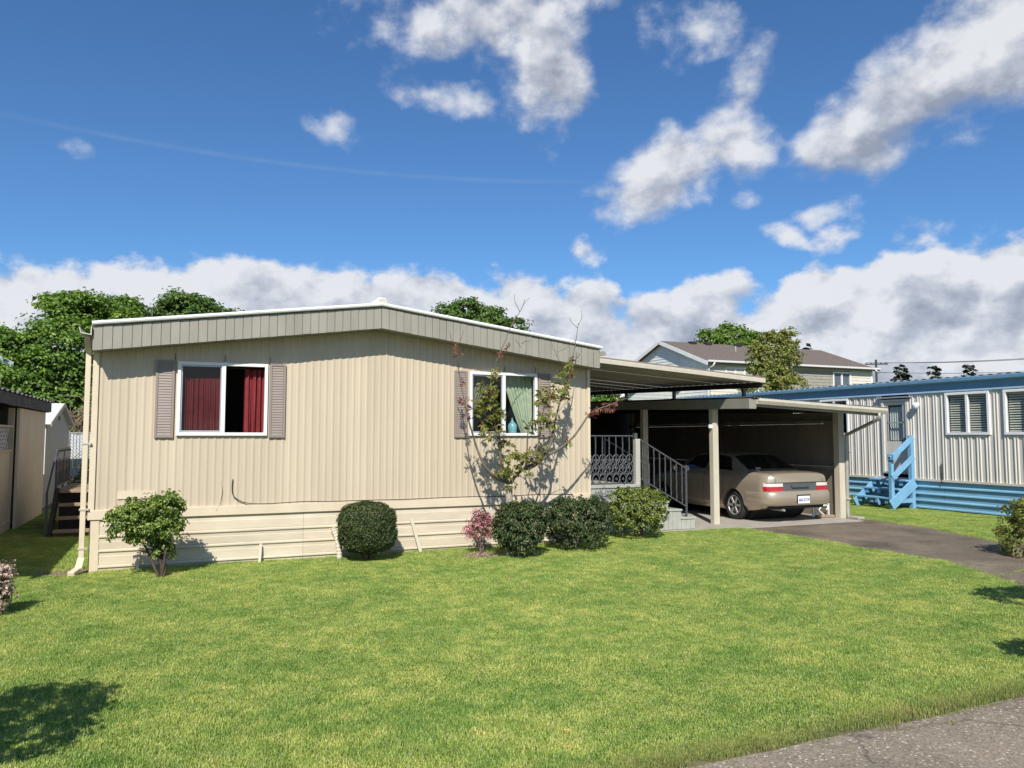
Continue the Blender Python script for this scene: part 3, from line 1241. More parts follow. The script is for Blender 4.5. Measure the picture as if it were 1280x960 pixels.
def fascia(a, b, n):
    w = (b - a) / n
    src = None
    for i in range(n):
        xa, xb = a + i * w, a + (i + 1) * w - .002
        if src is None:
            q = MB()
            def col(x, y0):
                return [(x, y0, zbot(x)), (x, y0, ztop(x))]
            y0, y1 = -OV - .014, -OV + .016
            prof = [(xa, -OV - .009), (xa + .004, y0), (xb - .005, y0 - .001), (xb, -OV - .009)]
            vs, fs = [], []
            for x, y in prof:
                vs += col(x, y)
            for x in (xa, xb):
                vs += col(x, y1)
            for k in range(3):
                fs.append((2 * k, 2 * k + 2, 2 * k + 3, 2 * k + 1))
            fs.append((0, 8, 10, 6, 4, 2))
            fs.append((1, 3, 5, 7, 11, 9))
            q.add(vs, fs)
            src = q.build('fascia_panel', M_FASCIA, home, loc=(xa, -OV, zbot(xa)))
        else:
            again(src, home, (i * w, random.uniform(-.003, .003), zbot(xa) - zbot(a) + random.uniform(-.002, .002)))


fascia(-.02, PKX, 33)
fascia(PKX + .002, W + .02, 33)
bx('fascia_end', M_FASCIA, home, -.024, -.005, -OV + .01, .5, 2.77, 3.04)
bx('fascia_end', M_FASCIA, home, W + .021, W + .04, -OV + .01, .5, 2.80, 3.07)
# roof: two low slopes with a white rolled edge, ridge cap
zr = lambda x: ztop(x) + .012
m = MB()
for a, b in ((-.03, PKX), (PKX, W + .05)):
    m.hexa([(a, -OV - .03, zr(a)), (b, -OV - .03, zr(b)), (b, DEP + .2, zr(b)), (a, DEP + .2, zr(a)),
            (a, -OV - .03, zr(a) + .03), (b, -OV - .03, zr(b) + .03), (b, DEP + .2, zr(b) + .03), (a, DEP + .2, zr(a) + .03)])
rf = m.build('roof', M_ROOFW, home)
m = MB()
for a, b in ((-.03, PKX), (PKX, W + .05)):
    m.tube([(a, -OV - .035, zr(a) + .026), (b, -OV - .035, zr(b) + .026)], .026, 8)
m.build('roof_edge', M_ROOFW, rf)
m = MB()
m.prism([(PKX - .20, zr(PKX - .2) + .03), (PKX + .07, zr(PKX) + .028), (PKX + .055, zr(PKX) + .115), (PKX - .045, zr(PKX) + .125)],
        lambda p, t: (p[0], t, p[1]), -OV - .04, DEP)
m.build('ridge_cap', M_ROOFW, rf, bev=.008)
m = MB()
for k in range(4):
    m.box(PKX - .06 + k * .004, PKX + .045, -OV - .044, -OV - .038, zr(PKX) + .035 + k * .02, zr(PKX) + .045 + k * .02)
m.build('ridge_louver', M_BEIGE2, rf)
for (vx, vy) in ((1.4, 4.5), (5.6, 6.5)):
    m = MB()
    m.lathe([(.05, 0), (.05, .14), (.09, .15), (.09, .19), (.02, .21)], (vx, vy, zr(vx) + .02), (0, 0, 1), 12)
    m.build('roof_vent', M_ALU, rf)
# a flap of loose fascia at the right end, a stray curl of white caulk
MB().hexa([(W + .04, -.1, 3.02), (W + .30, -.1, 3.03), (W + .28, .25, 3.05), (W + .04, .25, 3.02),
           (W + .04, -.1, 3.06), (W + .26, -.1, 3.10), (W + .24, .25, 3.12), (W + .04, .25, 3.07)]).build('gutter_end', M_FASCIA, home)
# gutter and downspout on the left corner
m = MB()
m.prism([(-.17, 3.03), (-.15, 2.96), (-.03, 2.94), (-.03, 3.05), (-.04, 3.05), (-.045, 2.955), (-.145, 2.972), (-.162, 3.04)],
        lambda p, t: (p[0], t, p[1]), -OV - .06, DEP)
gt = m.build('gutter', M_GUTTER, home)
m = MB()
m.bar((-.085, -.30, 2.94), (-.085, -.01, 2.74), .07, .05, (0, 0, 1))
m.bar((-.085, -.035, 2.76), (-.085, -.035, .16), .062, .05, (0, 1, 0))
m.bar((-.085, -.035, .19), (-.11, -.13, .06), .078, .058, (0, 1, 0))
m.bar((-.11, -.12, .07), (-.17, -.26, .035), .085, .05, (0, 0, 1))
ds = m.build('downspout', M_BEIGE2, home, bev=.006)
for z in (.78, 1.6, .30):
    bx('strap', M_GUTTER, ds, -.128, -.02, -.068, -.0, z, z + .022)
# cable tacked along the bottom of the wall
def tubeobj(name, pts, r, m_, parent=None, n=6, **k):
    return MB().tube(pts, r, n).build(name, m_, parent, smooth=True, **k)
def smooth_path(pts, n=8):
    P = [Vector(p) for p in pts]
    out = []
    for i in range(len(P) - 1):
        p0, p1, p2, p3 = P[max(i - 1, 0)], P[i], P[i + 1], P[min(i + 2, len(P) - 1)]
        for k in range(n):
            t = k / n
            out.append(.5 * ((2 * p1) + (-p0 + p2) * t + (2 * p0 - 5 * p1 + 4 * p2 - p3) * t * t + (-p0 + 3 * p1 - 3 * p2 + p3) * t ** 3))
    out.append(P[-1])
    return out
cp = [(1.665, -.02, 1.13), (1.66, -.028, .98), (1.70, -.03, .88), (1.85, -.03, .805), (2.1, -.045, .788), (2.6, -.045, .80), (3.0, -.045, .79), (3.5, -.045, .79), (4.0, -.045, .785), (4.6, -.045, .79), (5.2, -.045, .79), (5.6, -.045, .782), (6.2, -.045, .79), (6.8, -.045, .778)]
tubeobj('cable', smooth_path(cp), .006, M_CABLE, home)
tubeobj('wire', smooth_path([(1.50, -.02, 1.12), (1.53, -.03, 1.0), (1.51, -.035, .86), (1.47, -.045, .72)]), .004, M_BEIGE2, home)
# bare strip left by a removed plate
bx('wall_plate', M_BEIGE2, home, .29, .72, -.020, -.010, .905, 1.0)
q = MB()
q.tube(smooth_path([(.585, -.024, .97), (.60, -.024, .985), (.625, -.024, .965), (.65, -.024, .985), (.68, -.024, .965), (.69, -.024, .985)]), .005, 6)
q.build('plate_scroll', M_GUTTER, home)
for hx in (.915, 1.53, 2.11, 5.62, 6.15):
    tubeobj('shade_hook', [(hx, -.012, 2.71), (hx, -.04, 2.73), (hx, -.04, 2.79)], .005, M_IRON, home)
# bottle on the window sill
bt = MB()
bt.lathe([(.055, 0), (.072, .01), (.075, .10), (.066, .14), (.03, .175), (.016, .20), (.016, .235), (.022, .24)], (5.79, .06, 1.752), (0, 0, 1), 16)
M_TEAL = mat('teal glass', (.16, .36, .42), .15, var=.1)
bto = bt.build('glass_bottle', M_TEAL, smooth=True, loc=(5.79, .06, 1.752))
tag(bto, 'teal glass bottle on the sill inside the right window', 'bottle')
# stakes leaning on the skirting
def stake(x, y, x2, y2, z2, lab, w=.035):
    o = MB().bar((x, y, -.02), (x2, y2, z2), w, .02, (0, 1, 0)).build('wooden_stake', M_CREAM, bev=.003, loc=(x, y, 0))
    tag(o, lab, 'stake', 'pale stakes leaning on the skirting')
def lean(px0, py0, px1, py1, lab, w=.035, y0=-.15, y1=-.05):
    p, q = at(px0, py0, 1, y0), at(px1, py1, 1, y1)
    stake(p[0], y0, q[0], y1, q[2], lab, w)


lean(171, 716, 173, 690, 'short pale stake behind the stems of the leftmost shrub')
lean(324, 706, 326, 680, 'short upright pale stake at the bare skirting left of the clipped ball shrub')
lean(527, 695, 514, 648, 'tall leaning pale stake between the clipped ball shrub and the pink azalea', .045)
m = MB()
pts = smooth_path([tuple(at(424, 704, 1, -.20)), tuple(at(424, 690, 1, -.17)), tuple(at(421, 672, 1, -.12)), tuple(at(416, 660, 1, -.07))], 8)
m.tube(pts, [.034 + .007 * (k % 2) for k in range(len(pts))], 10)
o = m.build('drain_hose', M_CREAM, loc=(2.98, -.22, 0))
tag(o, 'ribbed cream drain hose leaning on the skirting left of the clipped ball shrub', 'drain hose')
# ------------------------------------------------------------------ porch, awning, carport
# structure rises a little towards the back, as the sheets drain to the front
RISE = .027
porch = thing('porch', (8.3, .65, 0), 'pale grey painted porch with steps and ornamental iron railing beside the house', 'porch')
YP = .66
# deck front: upright boards
n = 14
for i in range(n):
    a = 7.16 + (8.50 - 7.16) * i / n
    b = 7.16 + (8.50 - 7.16) * (i + 1) / n - .006
    bx('skirting_board', M_GREYP, porch, a, b, YP, YP + .02 + random.uniform(0, .003), .02, .80)
bx('deck_edge', M_GREYP, porch, 7.15, 8.52, YP - .02, YP + .04, .803, .86, bev=.004)
bx('deck_floor', M_GREYP, porch, 7.15, 8.50, YP + .05, 7.0, .78, .845)
# steps
STEPS = [(9.70, .235), (9.40, .385), (9.12, .54), (8.84, .69)]
for k, (xe, z) in enumerate(STEPS):
    nxt = STEPS[k + 1][0] if k + 1 < len(STEPS) else 8.51
    bx('step_tread', M_GREYP, porch, nxt - .02, xe + .015, YP - .015, 1.95, z - .035, z, bev=.004)
    bx('step_riser', M_GREYP, porch, xe - .03, xe - .005, YP + .02, 1.93, z - .19 if k else .0, z - .037)
    nb = 3
    for j in range(nb):
        a = nxt + (xe - nxt) * j / nb
        b = nxt + (xe - nxt) * (j + 1) / nb - .005
        bx('skirting_board', M_GREYP, porch, a, b, YP + .0, YP + .018 + random.uniform(0, .003), .022, z - .037)
rail = MB()
zt_, zm_, zb_ = 1.71, 1.045, .875
RAILX = (7.16, 8.42)
rl = MB()
rl.bar((RAILX[0], YP + .06, zt_), (RAILX[1], YP + .06, zt_), .035, .022)
rl.bar((RAILX[0], YP + .06, zm_), (RAILX[1], YP + .06, zm_), .025, .018)
rl.bar((RAILX[0], YP + .06, zb_), (RAILX[1], YP + .06, zb_), .025, .018)
rail = rl.build('railing', M_IRON, porch)


def twisted(p, q, r=.009):
    """square bar with a twist"""
    p, q = Vector(p), Vector(q)
    n = 12
    vs, fs = [], []
    for i in range(n + 1):
        c = p.lerp(q, i / n)
        for j in range(4):
            t = pi / 2 * j + i / n * 5
            vs.append((c.x + r * 1.3 * cos(t), c.y + r * 1.3 * sin(t), c.z))
    for i in range(n):
        for j in range(4):
            fs.append((i * 4 + j, i * 4 + (j + 1) % 4, (i + 1) * 4 + (j + 1) % 4, (i + 1) * 4 + j))
    return MB().add(vs, fs)


src = None
SP = .137
for i in range(9):
    x = RAILX[0] + .09 + i * SP
    if src is None:
        src = twisted((x, YP + .06, zm_), (x, YP + .06, zt_)).build('baluster', M_IRON, rail)
    else:
        again(src, rail, (i * SP, 0, 0))
# cast rings, rows staggered half a step
def ring(x, z, rx, rz):
    pts = [(x + rx * cos(t), YP + .055, z + rz * sin(t)) for t in np.linspace(0, 2 * pi, 17)]
    return MB().tube(pts, .011, 5, cap=False)
src = None
for rI, (zc, off) in enumerate(((1.135, 0), (1.215, .5), (1.295, 0), (.955, 0))):
    for i in range(9):
        x = RAILX[0] + .09 + (i + off) * SP
        if x > RAILX[1] - .05:
            continue
        if src is None:
            src = ring(x, zc, .066, .085).build('cast_ring', M_IRON, rail, smooth=True)
            x0r, z0r = x, zc
        else:
            again(src, rail, (x - x0r, 0, zc - z0r))
src = None
for zc in (1.135, 1.215, 1.295, .955):
    for i in range(9):
        x = RAILX[0] + .09 + i * SP
        if src is None:
            q = MB().hexa([(x - .026, YP + .048, zc), (x, YP + .048, zc - .03), (x + .026, YP + .048, zc), (x, YP + .048, zc + .03),
                           (x - .026, YP + .062, zc), (x, YP + .062, zc - .03), (x + .026, YP + .062, zc), (x, YP + .062, zc + .03)])
            src = q.build('cast_leaf', M_IRON, rail)
            x0r, z0r = x, zc
        else:
            again(src, rail, (x - x0r, 0, zc - z0r))
bx('square_post', mat('pale post paint', (.44, .43, .37), .55, var=.1), porch, 8.445, 8.54, YP + .0, YP + .095, .0, 1.655, bev=.006)
bx('post_cap', M_IRON, rail, 8.44, 8.50, YP + .03, YP + .09, 1.657, 1.76)
# stair railing
sr = MB()
A, B = Vector((8.55, YP + .06, 1.655)), Vector((9.54, YP + .06, 1.125))
A2, B2 = Vector((8.55, YP + .06, .965)), Vector((9.54, YP + .06, .43))
sr.bar(A, B, .032, .02)
sr.bar(A2, B2, .025, .018)
sro = sr.build('stair_rail', M_IRON, porch)
for i in range(8):
    t = (i + .6) / 8.2
    p, q = A2.lerp(B2, t), A.lerp(B, t)
    twisted(p, q).build('baluster', M_IRON, sro)
m = MB()
m.bar((9.555, YP + .06, .225), (9.555, YP + .06, 1.17), .032, .032, (0, 1, 0))
m.build('newel', M_IRON, sro)
m = MB()
m.tube([(9.585 + .035 * cos(t) * (1 - t / 14), YP + .06, 1.115 + .045 * sin(t) * (1 - t / 14)) for t in np.linspace(-1, 7.5, 24)], .010, 6)
m.build('scroll', M_IRON, sro, smooth=True)
# second rail on the far side of the steps
sr = MB()
sr.bar((8.55, 1.93, 1.655), (9.54, 1.93, 1.125), .032, .02)
sr.bar((9.55, 1.93, .225), (9.55, 1.93, 1.17), .03, .03, (0, 1, 0))
sr.bar((8.55, 1.93, .83), (8.55, 1.93, 1.70), .03, .03, (0, 1, 0))
sr.build('stair_rail', M_IRON, porch)

# awning roof over the porch: ribbed pans running out from the house
awn = thing('porch_awning', (9.1, .3, 0), 'ribbed metal porch awning sloping down from the house over the porch', 'awning')
AX0, AX1 = 7.16, 11.06
def az_(x, y):
    return 2.962 - .067 * (x - 7.47) + RISE * (y - .3)
PANW = .40
src = None
for k in range(22):
    y0 = .34 + k * PANW
    if src is None:
        prof = [(0, 0), (.05, 0), (.075, .012), (.12, .012), (.145, 0), (.25, 0), (.275, .012), (.32, .012), (.345, 0), (.399, 0)]
        q = MB()
        vs, fs = [], []
        for dy_, dz_ in prof:
            vs += [(AX0, y0 + dy_, az_(AX0, y0 + dy_) + dz_), (AX1, y0 + dy_, az_(AX1, y0 + dy_) + dz_)]
        for i in range(len(prof) - 1):
            fs.append((2 * i, 2 * i + 1, 2 * i + 3, 2 * i + 2))
        q.add(vs, fs)
        src = q.build('roof_pan', mat('awning pan paint', (.36, .33, .26), .6, var=.1), awn, fix=False)
    else:
        again(src, awn, (0, k * PANW, k * PANW * RISE + random.uniform(-.002, .002)))
m = MB()
prof = [(.28, -.012), (.28, .062), (.30, .075), (.345, .072), (.345, -.012)]
m.prism(prof, lambda p, t: (t, p[0], az_(t, .3) + p[1] - .005), AX0 + .02, AX1 + .02)
m.build('front_trim', M_GUTTER, awn, bev=.006)
bt_ = MB()
bt_.hexa([(AX0 + .02, .30, az_(AX0, .3) + .073), (AX1 + .02, .30, az_(AX1, .3) + .073), (AX1 + .02, .40, az_(AX1, .3) + .073), (AX0 + .02, .40, az_(AX0, .3) + .073),
          (AX0 + .02, .30, az_(AX0, .3) + .092), (AX1 + .02, .30, az_(AX1, .3) + .092), (AX1 + .02, .40, az_(AX1, .3) + .092), (AX0 + .02, .40, az_(AX0, .3) + .092)])
bt_.build('top_trim', mat('brown trim', (.26, .20, .16), .6), awn)
m = MB()
m.bar((AX1 - .02, .36, az_(AX1, .36) - .055), (AX1 - .02, 9.1, az_(AX1, 9.1) - .055), .05, .10)
m.build('outer_beam', M_DARKWOOD, awn)
m = MB()
m.bar((AX1 + .03, .32, az_(AX1, .3) + .04), (AX1 + .03, 9.1, az_(AX1, 9.1) + .04), .02, .09)
m.build('side_trim', M_GUTTER, awn)
for y in (.80, 3.08, 5.05, 7.1):
    zb2 = 2.395 + RISE * y
    bx('strut', M_IRON, awn, 10.97, 11.03, y - .03, y + .03, zb2, az_(AX1, y) - .10)

# carport
M_ALUD = mat('shade darkened aluminium', (.20, .19, .165), .55, metal=.2, var=.2, vscale=5)  # aluminium darkened to deepen the shade under the carport roof
cp_ = thing('carport', (12.1, 1.0, 0), 'open fronted carport with cream posts sheltering the parked sedan', 'carport')
def cz(x, y):                   # underside of the carport sheets
    return 2.375 - .05 * (x - 10.5) + RISE * y
m = MB()
for y0, y1 in ((.0, 9.2),):
    m.hexa([(10.44, y0, 2.20 + RISE * y0), (10.60, y0, 2.20 + RISE * y0), (10.60, y1, 2.20 + RISE * y1), (10.44, y1, 2.20 + RISE * y1),
            (10.44, y0, 2.385 + RISE * y0), (10.60, y0, 2.385 + RISE * y0), (10.60, y1, 2.385 + RISE * y1), (10.44, y1, 2.385 + RISE * y1)])
m.build('side_beam', M_OLIVE, cp_, bev=.005)
for y in (1.15, 3.58, 6.3):
    o = bx('post', M_CREAM, cp_, 10.475, 10.605, y - .06, y + .06, .0, 2.20 + RISE * (y - .06), bev=.006)
bx('post_hook', M_WHITE, cp_, 10.40, 10.475, 1.10, 1.13, 1.86, 1.93)
bx('corner_post', M_CREAM, cp_, 13.60, 13.75, .97, 1.12, .0, cz(13.7, 1.0) - .02, bev=.006)
bx('corner_post', M_CREAM, cp_, 13.60, 13.75, 8.9, 9.05, .0, cz(13.7, 9.0) - .02)
# corrugated roof sheets
CW = .80
nsh = 4
for k in range(nsh + 1):
    a = 10.47 + k * .84
    b = min(a + .86, 13.86)
    q = MB()
    vs, fs = [], []
    npt = 44
    for i in range(npt + 1):
        x = a + (b - a) * i / npt
        dz_ = .010 * cos(2 * pi * x / .076) + .035 + .002 * k
        dr = .018 * max(0, (x - 11.6) / 2.2)
        for y in (-.03 + .012 * sin(x * 7), 9.2):
            vs.append((x, y, cz(x, y) + dz_ + dr))
    for i in range(npt):
        fs.append((2 * i, 2 * i + 2, 2 * i + 3, 2 * i + 1))
    q.add(vs, fs).build('roof_sheet', M_ALUD, cp_, fix=False, smooth=True)
# front gutter, a little lower to the right
m = MB()
gz = lambda x: 2.290 - .045 * (x - 10.5)
prof = [(-.075, .105), (-.085, .06), (-.055, .0), (.0, -.005), (.0, .09), (-.012, .09), (-.012, .010), (-.05, .014), (-.07, .06), (-.062, .105)]
m.prism(prof, lambda p, t: (t, p[0] + .0, gz(t) + p[1] + .008 * sin((t - 10.5) * 2.1)), 10.60, 13.82)
m.build('gutter', M_GUTTER, cp_)
m = MB()
m.prism([(.012, -.035), (.04, -.035), (.04, .06), (.012, .06)], lambda p, t: (t, p[0], gz(t) + p[1] - .01), 10.60, 13.75)
m.build('fascia_board', M_OLIVE, cp_)
m = MB()
m.tube(smooth_path([(13.62, -.035, gz(13.6) + .0), (13.62, -.02, gz(13.6) - .10), (13.66, .25, 1.95), (13.77, .86, 1.755), (13.785, .94, 1.70), (13.785, .95, 1.0), (13.785, .95, .07), (13.80, .86, .035)], 6), .036, 10)
dso = m.build('downspout', M_ALU, cp_, smooth=True)
for z in (1.35, .4):
    bx('strap', M_GUTTER, dso, 13.74, 13.83, .90, .995, z, z + .025)
bx('splash_block', M_CONC, cp_, 13.76, 13.95, .68, .93, .0, .055, bev=.01)
# plywood side wall with rails, panel joints as separate sheets
py = [1.13, 2.35, 3.57, 4.79, 6.01, 7.23, 8.45, 9.1]
for a, b in zip(py[:-1], py[1:]):
    bx('wall_panel', M_PLY, cp_, 13.655, 13.68, a, b - .006, .03, 1.0)
    bx('wall_panel', M_PLY, cp_, 13.665, 13.69, a, b - .006, 1.065, 1.97)
    bx('wall_panel', M_PLY, cp_, 13.675, 13.70, a, b - .006, 2.03, (2.185 if 1.9 < b < 3.0 else 2.235) + RISE * a)
bx('wall_rail', M_PLY, cp_, 13.60, 13.70, 1.13, 9.1, 1.003, 1.062)
bx('wall_rail', M_PLY, cp_, 13.60, 13.70, 1.13, 9.1, 1.973, 2.027)
bx('wall_sill', M_PLY, cp_, 13.61, 13.70, 1.13, 9.1, .0, .028)
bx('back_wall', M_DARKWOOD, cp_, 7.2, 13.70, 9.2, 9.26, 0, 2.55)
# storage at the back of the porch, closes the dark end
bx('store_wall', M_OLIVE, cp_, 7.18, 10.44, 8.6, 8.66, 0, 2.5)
m = MB()
for i in range(9):
    x = 10.7 + i * .34
    m.bar((x, .1, cz(x, .1) - .03), (x, 9.1, cz(x, 9.1) - .03), .04, .07)
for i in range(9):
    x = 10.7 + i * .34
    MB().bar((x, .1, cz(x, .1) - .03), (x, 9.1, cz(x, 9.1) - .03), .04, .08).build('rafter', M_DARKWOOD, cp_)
# white iron scroll lying against the side wall behind the car
sc_ = thing('iron_scroll', (13.40, 1.25, .016), 'white wrought iron scroll bracket on the carport floor by the side wall', 'scroll bracket')
m = MB()
m.tube(smooth_path([(13.10, 1.24, .30), (13.22, 1.24, .20), (13.36, 1.24, .10), (13.46, 1.24, .04)], 5), .013, 6)
m.tube(smooth_path([(13.14, 1.26, .06), (13.26, 1.26, .14), (13.38, 1.26, .24), (13.50, 1.26, .26), (13.54, 1.26, .20), (13.49, 1.26, .17)], 5), .013, 6)
m.tube(smooth_path([(13.10, 1.24, .30), (13.06, 1.24, .26), (13.10, 1.24, .22), (13.14, 1.24, .25)], 5), .012, 6)
m.build('scroll', M_WHITE, sc_, smooth=True)
m = MB().bar((13.08, 1.25, .05), (13.62, 1.25, .05), .03, .03)
m.bar((13.12, 1.25, .03), (13.12, 1.25, .26), .025, .025, (0, 1, 0)).bar((13.55, 1.25, .03), (13.55, 1.25, .3), .025, .025, (0, 1, 0))
m.build('frame', M_WHITE, sc_)
o = MB().bar((13.15, 1.18, .05), (13.58, 1.16, .045), .10, .05).build('timber_offcut', M_WOOD, bev=.004, loc=(13.3, 1.2, .02))
tag(o, 'weathered timber offcut lying by the carport corner post', 'timber')
# ------------------------------------------------------------------ the parked sedan
M_PAINT = mat('champagne metallic paint', (.49, .41, .31), .34, metal=.5, var=.03, vscale=2, coat=.8)
M_CARGLASS = mat('dark car glass', (.012, .016, .014), .06, var=.02, coat=.3)
M_TRIM = mat('black car trim', (.022, .022, .022), .55)
M_GARN = mat('grey tail panel', (.085, .09, .095), .25, var=.05, coat=.5)
M_LRED = mat('red lamp lens', (.42, .012, .018), .15, var=.05, coat=.8)
M_LWHITE = mat('pale lamp lens', (.72, .60, .58), .18, var=.05, coat=.6)
M_RIM = mat('silver wheel', (.55, .55, .55), .35, metal=.7, var=.05)
M_CHROME = mat('chrome', (.75, .75, .75), .12, metal=1.0, var=.02)
M_PLATE = mat('white plate', (.75, .77, .80), .4, var=.03)
M_PTEXT = mat('dark blue plate lettering', (.03, .05, .16), .5)
CX, CY = 12.25, .66
car = thing('parked_sedan', (CX, CY + 2.1, .016), 'champagne four door sedan parked nose in under the carport', 'car')
# stations: y from the tail, then half-profile (x, z) from the keel over the sill, flank, shoulder, glass foot, roof edge to the middle
ST = [
    (.05, [(0, .40), (.56, .40), (.655, .46), (.672, .60), (.66, .74), (.64, .86), (.575, .91), (.30, .935), (0, .94)]),
    (.10, [(0, .36), (.63, .36), (.745, .44), (.765, .60), (.752, .76), (.72, .895), (.64, .950), (.32, .972), (0, .978)]),
    (.22, [(0, .30), (.70, .30), (.82, .40), (.835, .58), (.815, .78), (.765, .925), (.67, .975), (.33, .992), (0, .996)]),
    (.50, [(0, .24), (.72, .24), (.835, .36), (.842, .56), (.825, .80), (.77, .945), (.675, .988), (.33, 1.003), (0, 1.006)]),
    (.74, [(0, .22), (.73, .22), (.838, .34), (.843, .56), (.828, .82), (.765, .96), (.66, 1.005), (.33, 1.016), (0, 1.018)]),
    (1.00, [(0, .2), (.74, .2), (.84, .33), (.843, .56), (.828, .84), (.765, .965), (.615, 1.125), (.32, 1.15), (0, 1.155)]),
    (1.32, [(0, .2), (.74, .2), (.84, .32), (.843, .56), (.828, .85), (.77, .965), (.565, 1.28), (.30, 1.315), (0, 1.322)]),
    (1.65, [(0, .2), (.74, .2), (.84, .32), (.843, .56), (.828, .85), (.775, .962), (.545, 1.325), (.29, 1.363), (0, 1.37)]),
    (2.05, [(0, .2), (.74, .2), (.84, .32), (.843, .56), (.828, .85), (.778, .958), (.548, 1.33), (.29, 1.37), (0, 1.378)]),
    (2.45, [(0, .2), (.74, .2), (.84, .32), (.843, .56), (.828, .845), (.778, .95), (.565, 1.30), (.29, 1.345), (0, 1.353)]),
    (2.80, [(0, .2), (.74, .2), (.84, .32), (.842, .56), (.825, .84), (.775, .94), (.62, 1.16), (.32, 1.20), (0, 1.21)]),
    (3.20, [(0, .2), (.74, .2), (.838, .33), (.84, .56), (.82, .82), (.76, .915), (.68, .965), (.34, .985), (0, .99)]),
    (3.60, [(0, .2), (.72, .2), (.83, .34), (.836, .56), (.81, .79), (.74, .875), (.65, .905), (.33, .925), (0, .93)]),
    (4.00, [(0, .22), (.68, .22), (.80, .36), (.81, .55), (.78, .73), (.70, .80), (.60, .83), (.31, .85), (0, .855)]),
    (4.25, [(0, .26), (.60, .26), (.71, .38), (.73, .52), (.69, .66), (.61, .73), (.52, .75), (.27, .76), (0, .765)]),
    (4.32, [(0, .34), (.52, .34), (.62, .42), (.64, .52), (.60, .62), (.53, .67), (.45, .69), (.22, .70), (0, .70)]),
]


def cat_(p0, p1, p2, p3, t):
    return tuple(.5 * ((2 * b) + (-a + c) * t + (2 * a - 5 * b + 4 * c - d) * t * t + (-a + 3 * b - 3 * c + d) * t ** 3)
                 for a, b, c, d in zip(p0, p1, p2, p3))


def section(y):
    ys_ = [s[0] for s in ST]
    y = min(max(y, ys_[0]), ys_[-1])
    i = max(k for k in range(len(ys_) - 1) if ys_[k] <= y + 1e-9)
    t = (y - ys_[i]) / (ys_[i + 1] - ys_[i])
    P = [ST[max(i - 1, 0)][1], ST[i][1], ST[i + 1][1], ST[min(i + 2, len(ST) - 1)][1]]
    # limited overshoot: blend the spline with the straight line
    out = []
    for k in range(9):
        c = cat_(P[0][k], P[1][k], P[2][k], P[3][k], t)
        l_ = tuple(a + (b - a) * t for a, b in zip(P[1][k], P[2][k]))
        out.append(tuple(.55 * a + .45 * b for a, b in zip(c, l_)))
    return out


def surf(y, u):
    """point of the right half of the body at length y, profile place u in 0..8"""
    S = section(y)
    i = min(int(u), 7)
    t = u - i
    P = [S[max(i - 1, 0)], S[i], S[i + 1], S[min(i + 2, 8)]]
    if i == 7:
        P[3] = (-S[7][0], S[7][1])
    if i in (0, 1):
        return tuple(a + (b - a) * t for a, b in zip(P[1], P[2]))
    c = cat_(*P, t)
    l_ = tuple(a + (b - a) * t for a, b in zip(P[1], P[2]))
    return tuple(.6 * a + .4 * b for a, b in zip(c, l_))


US = [0, 1, 1.5, 2, 2.33, 2.66, 3, 3.33, 3.66, 4, 4.2, 4.4, 4.6, 4.8, 5, 5.25, 5.5, 5.75, 6, 6.33, 6.66, 7, 7.5, 8]
YS = sorted(set([.05, .065, .08, .10, .13, .17, .22, .3, .4] + [round(.5 + k * .08, 3) for k in range(48)] + [4.28, 4.32]))
YS = [y for y in YS if y <= 4.32]
vs, fs = [], []
NU = 2 * len(US) - 2
for y in YS:
    r = [surf(y, u) for u in US]
    row = [(CX + x, CY + y, z) for x, z in r] + [(CX - x, CY + y, z) for x, z in r[-2:0:-1]]
    vs += row
for i in range(len(YS) - 1):
    for j in range(NU):
        fs.append((i * NU + j, i * NU + (j + 1) % NU, (i + 1) * NU + (j + 1) % NU, (i + 1) * NU + j))
fs.append(tuple(range(NU)))
fs.append(tuple((len(YS) - 1) * NU + j for j in range(NU))[::-1])
body = MB().add(vs, fs).build('body', M_PAINT, car, smooth=True)
add_smooth_angle(body, 40)
WY = (1.02, 3.50)
cut = MB()
for wy in WY:
    cut.lathe([(.335, -1.0), (.335, 1.0)], (CX, CY + wy, .31), (1, 0, 0), 40)
cutter = cut.build('wheel_arch_cut', M_TRIM)
bm_ = body.modifiers.new('arches', 'BOOLEAN')
bm_.object = cutter
bm_.operation = 'DIFFERENCE'
bm_.solver = 'EXACT'
dg = bpy.context.evaluated_depsgraph_get()
newme = bpy.data.meshes.new_from_object(body.evaluated_get(dg))
body.modifiers.clear()
body.data = newme
bpy.data.objects.remove(cutter)
for wy in WY:
    MB().lathe([(.36, -.60), (.36, .60)], (CX, CY + wy, .31), (1, 0, 0), 24).build('wheel_well', M_BLACK, car)


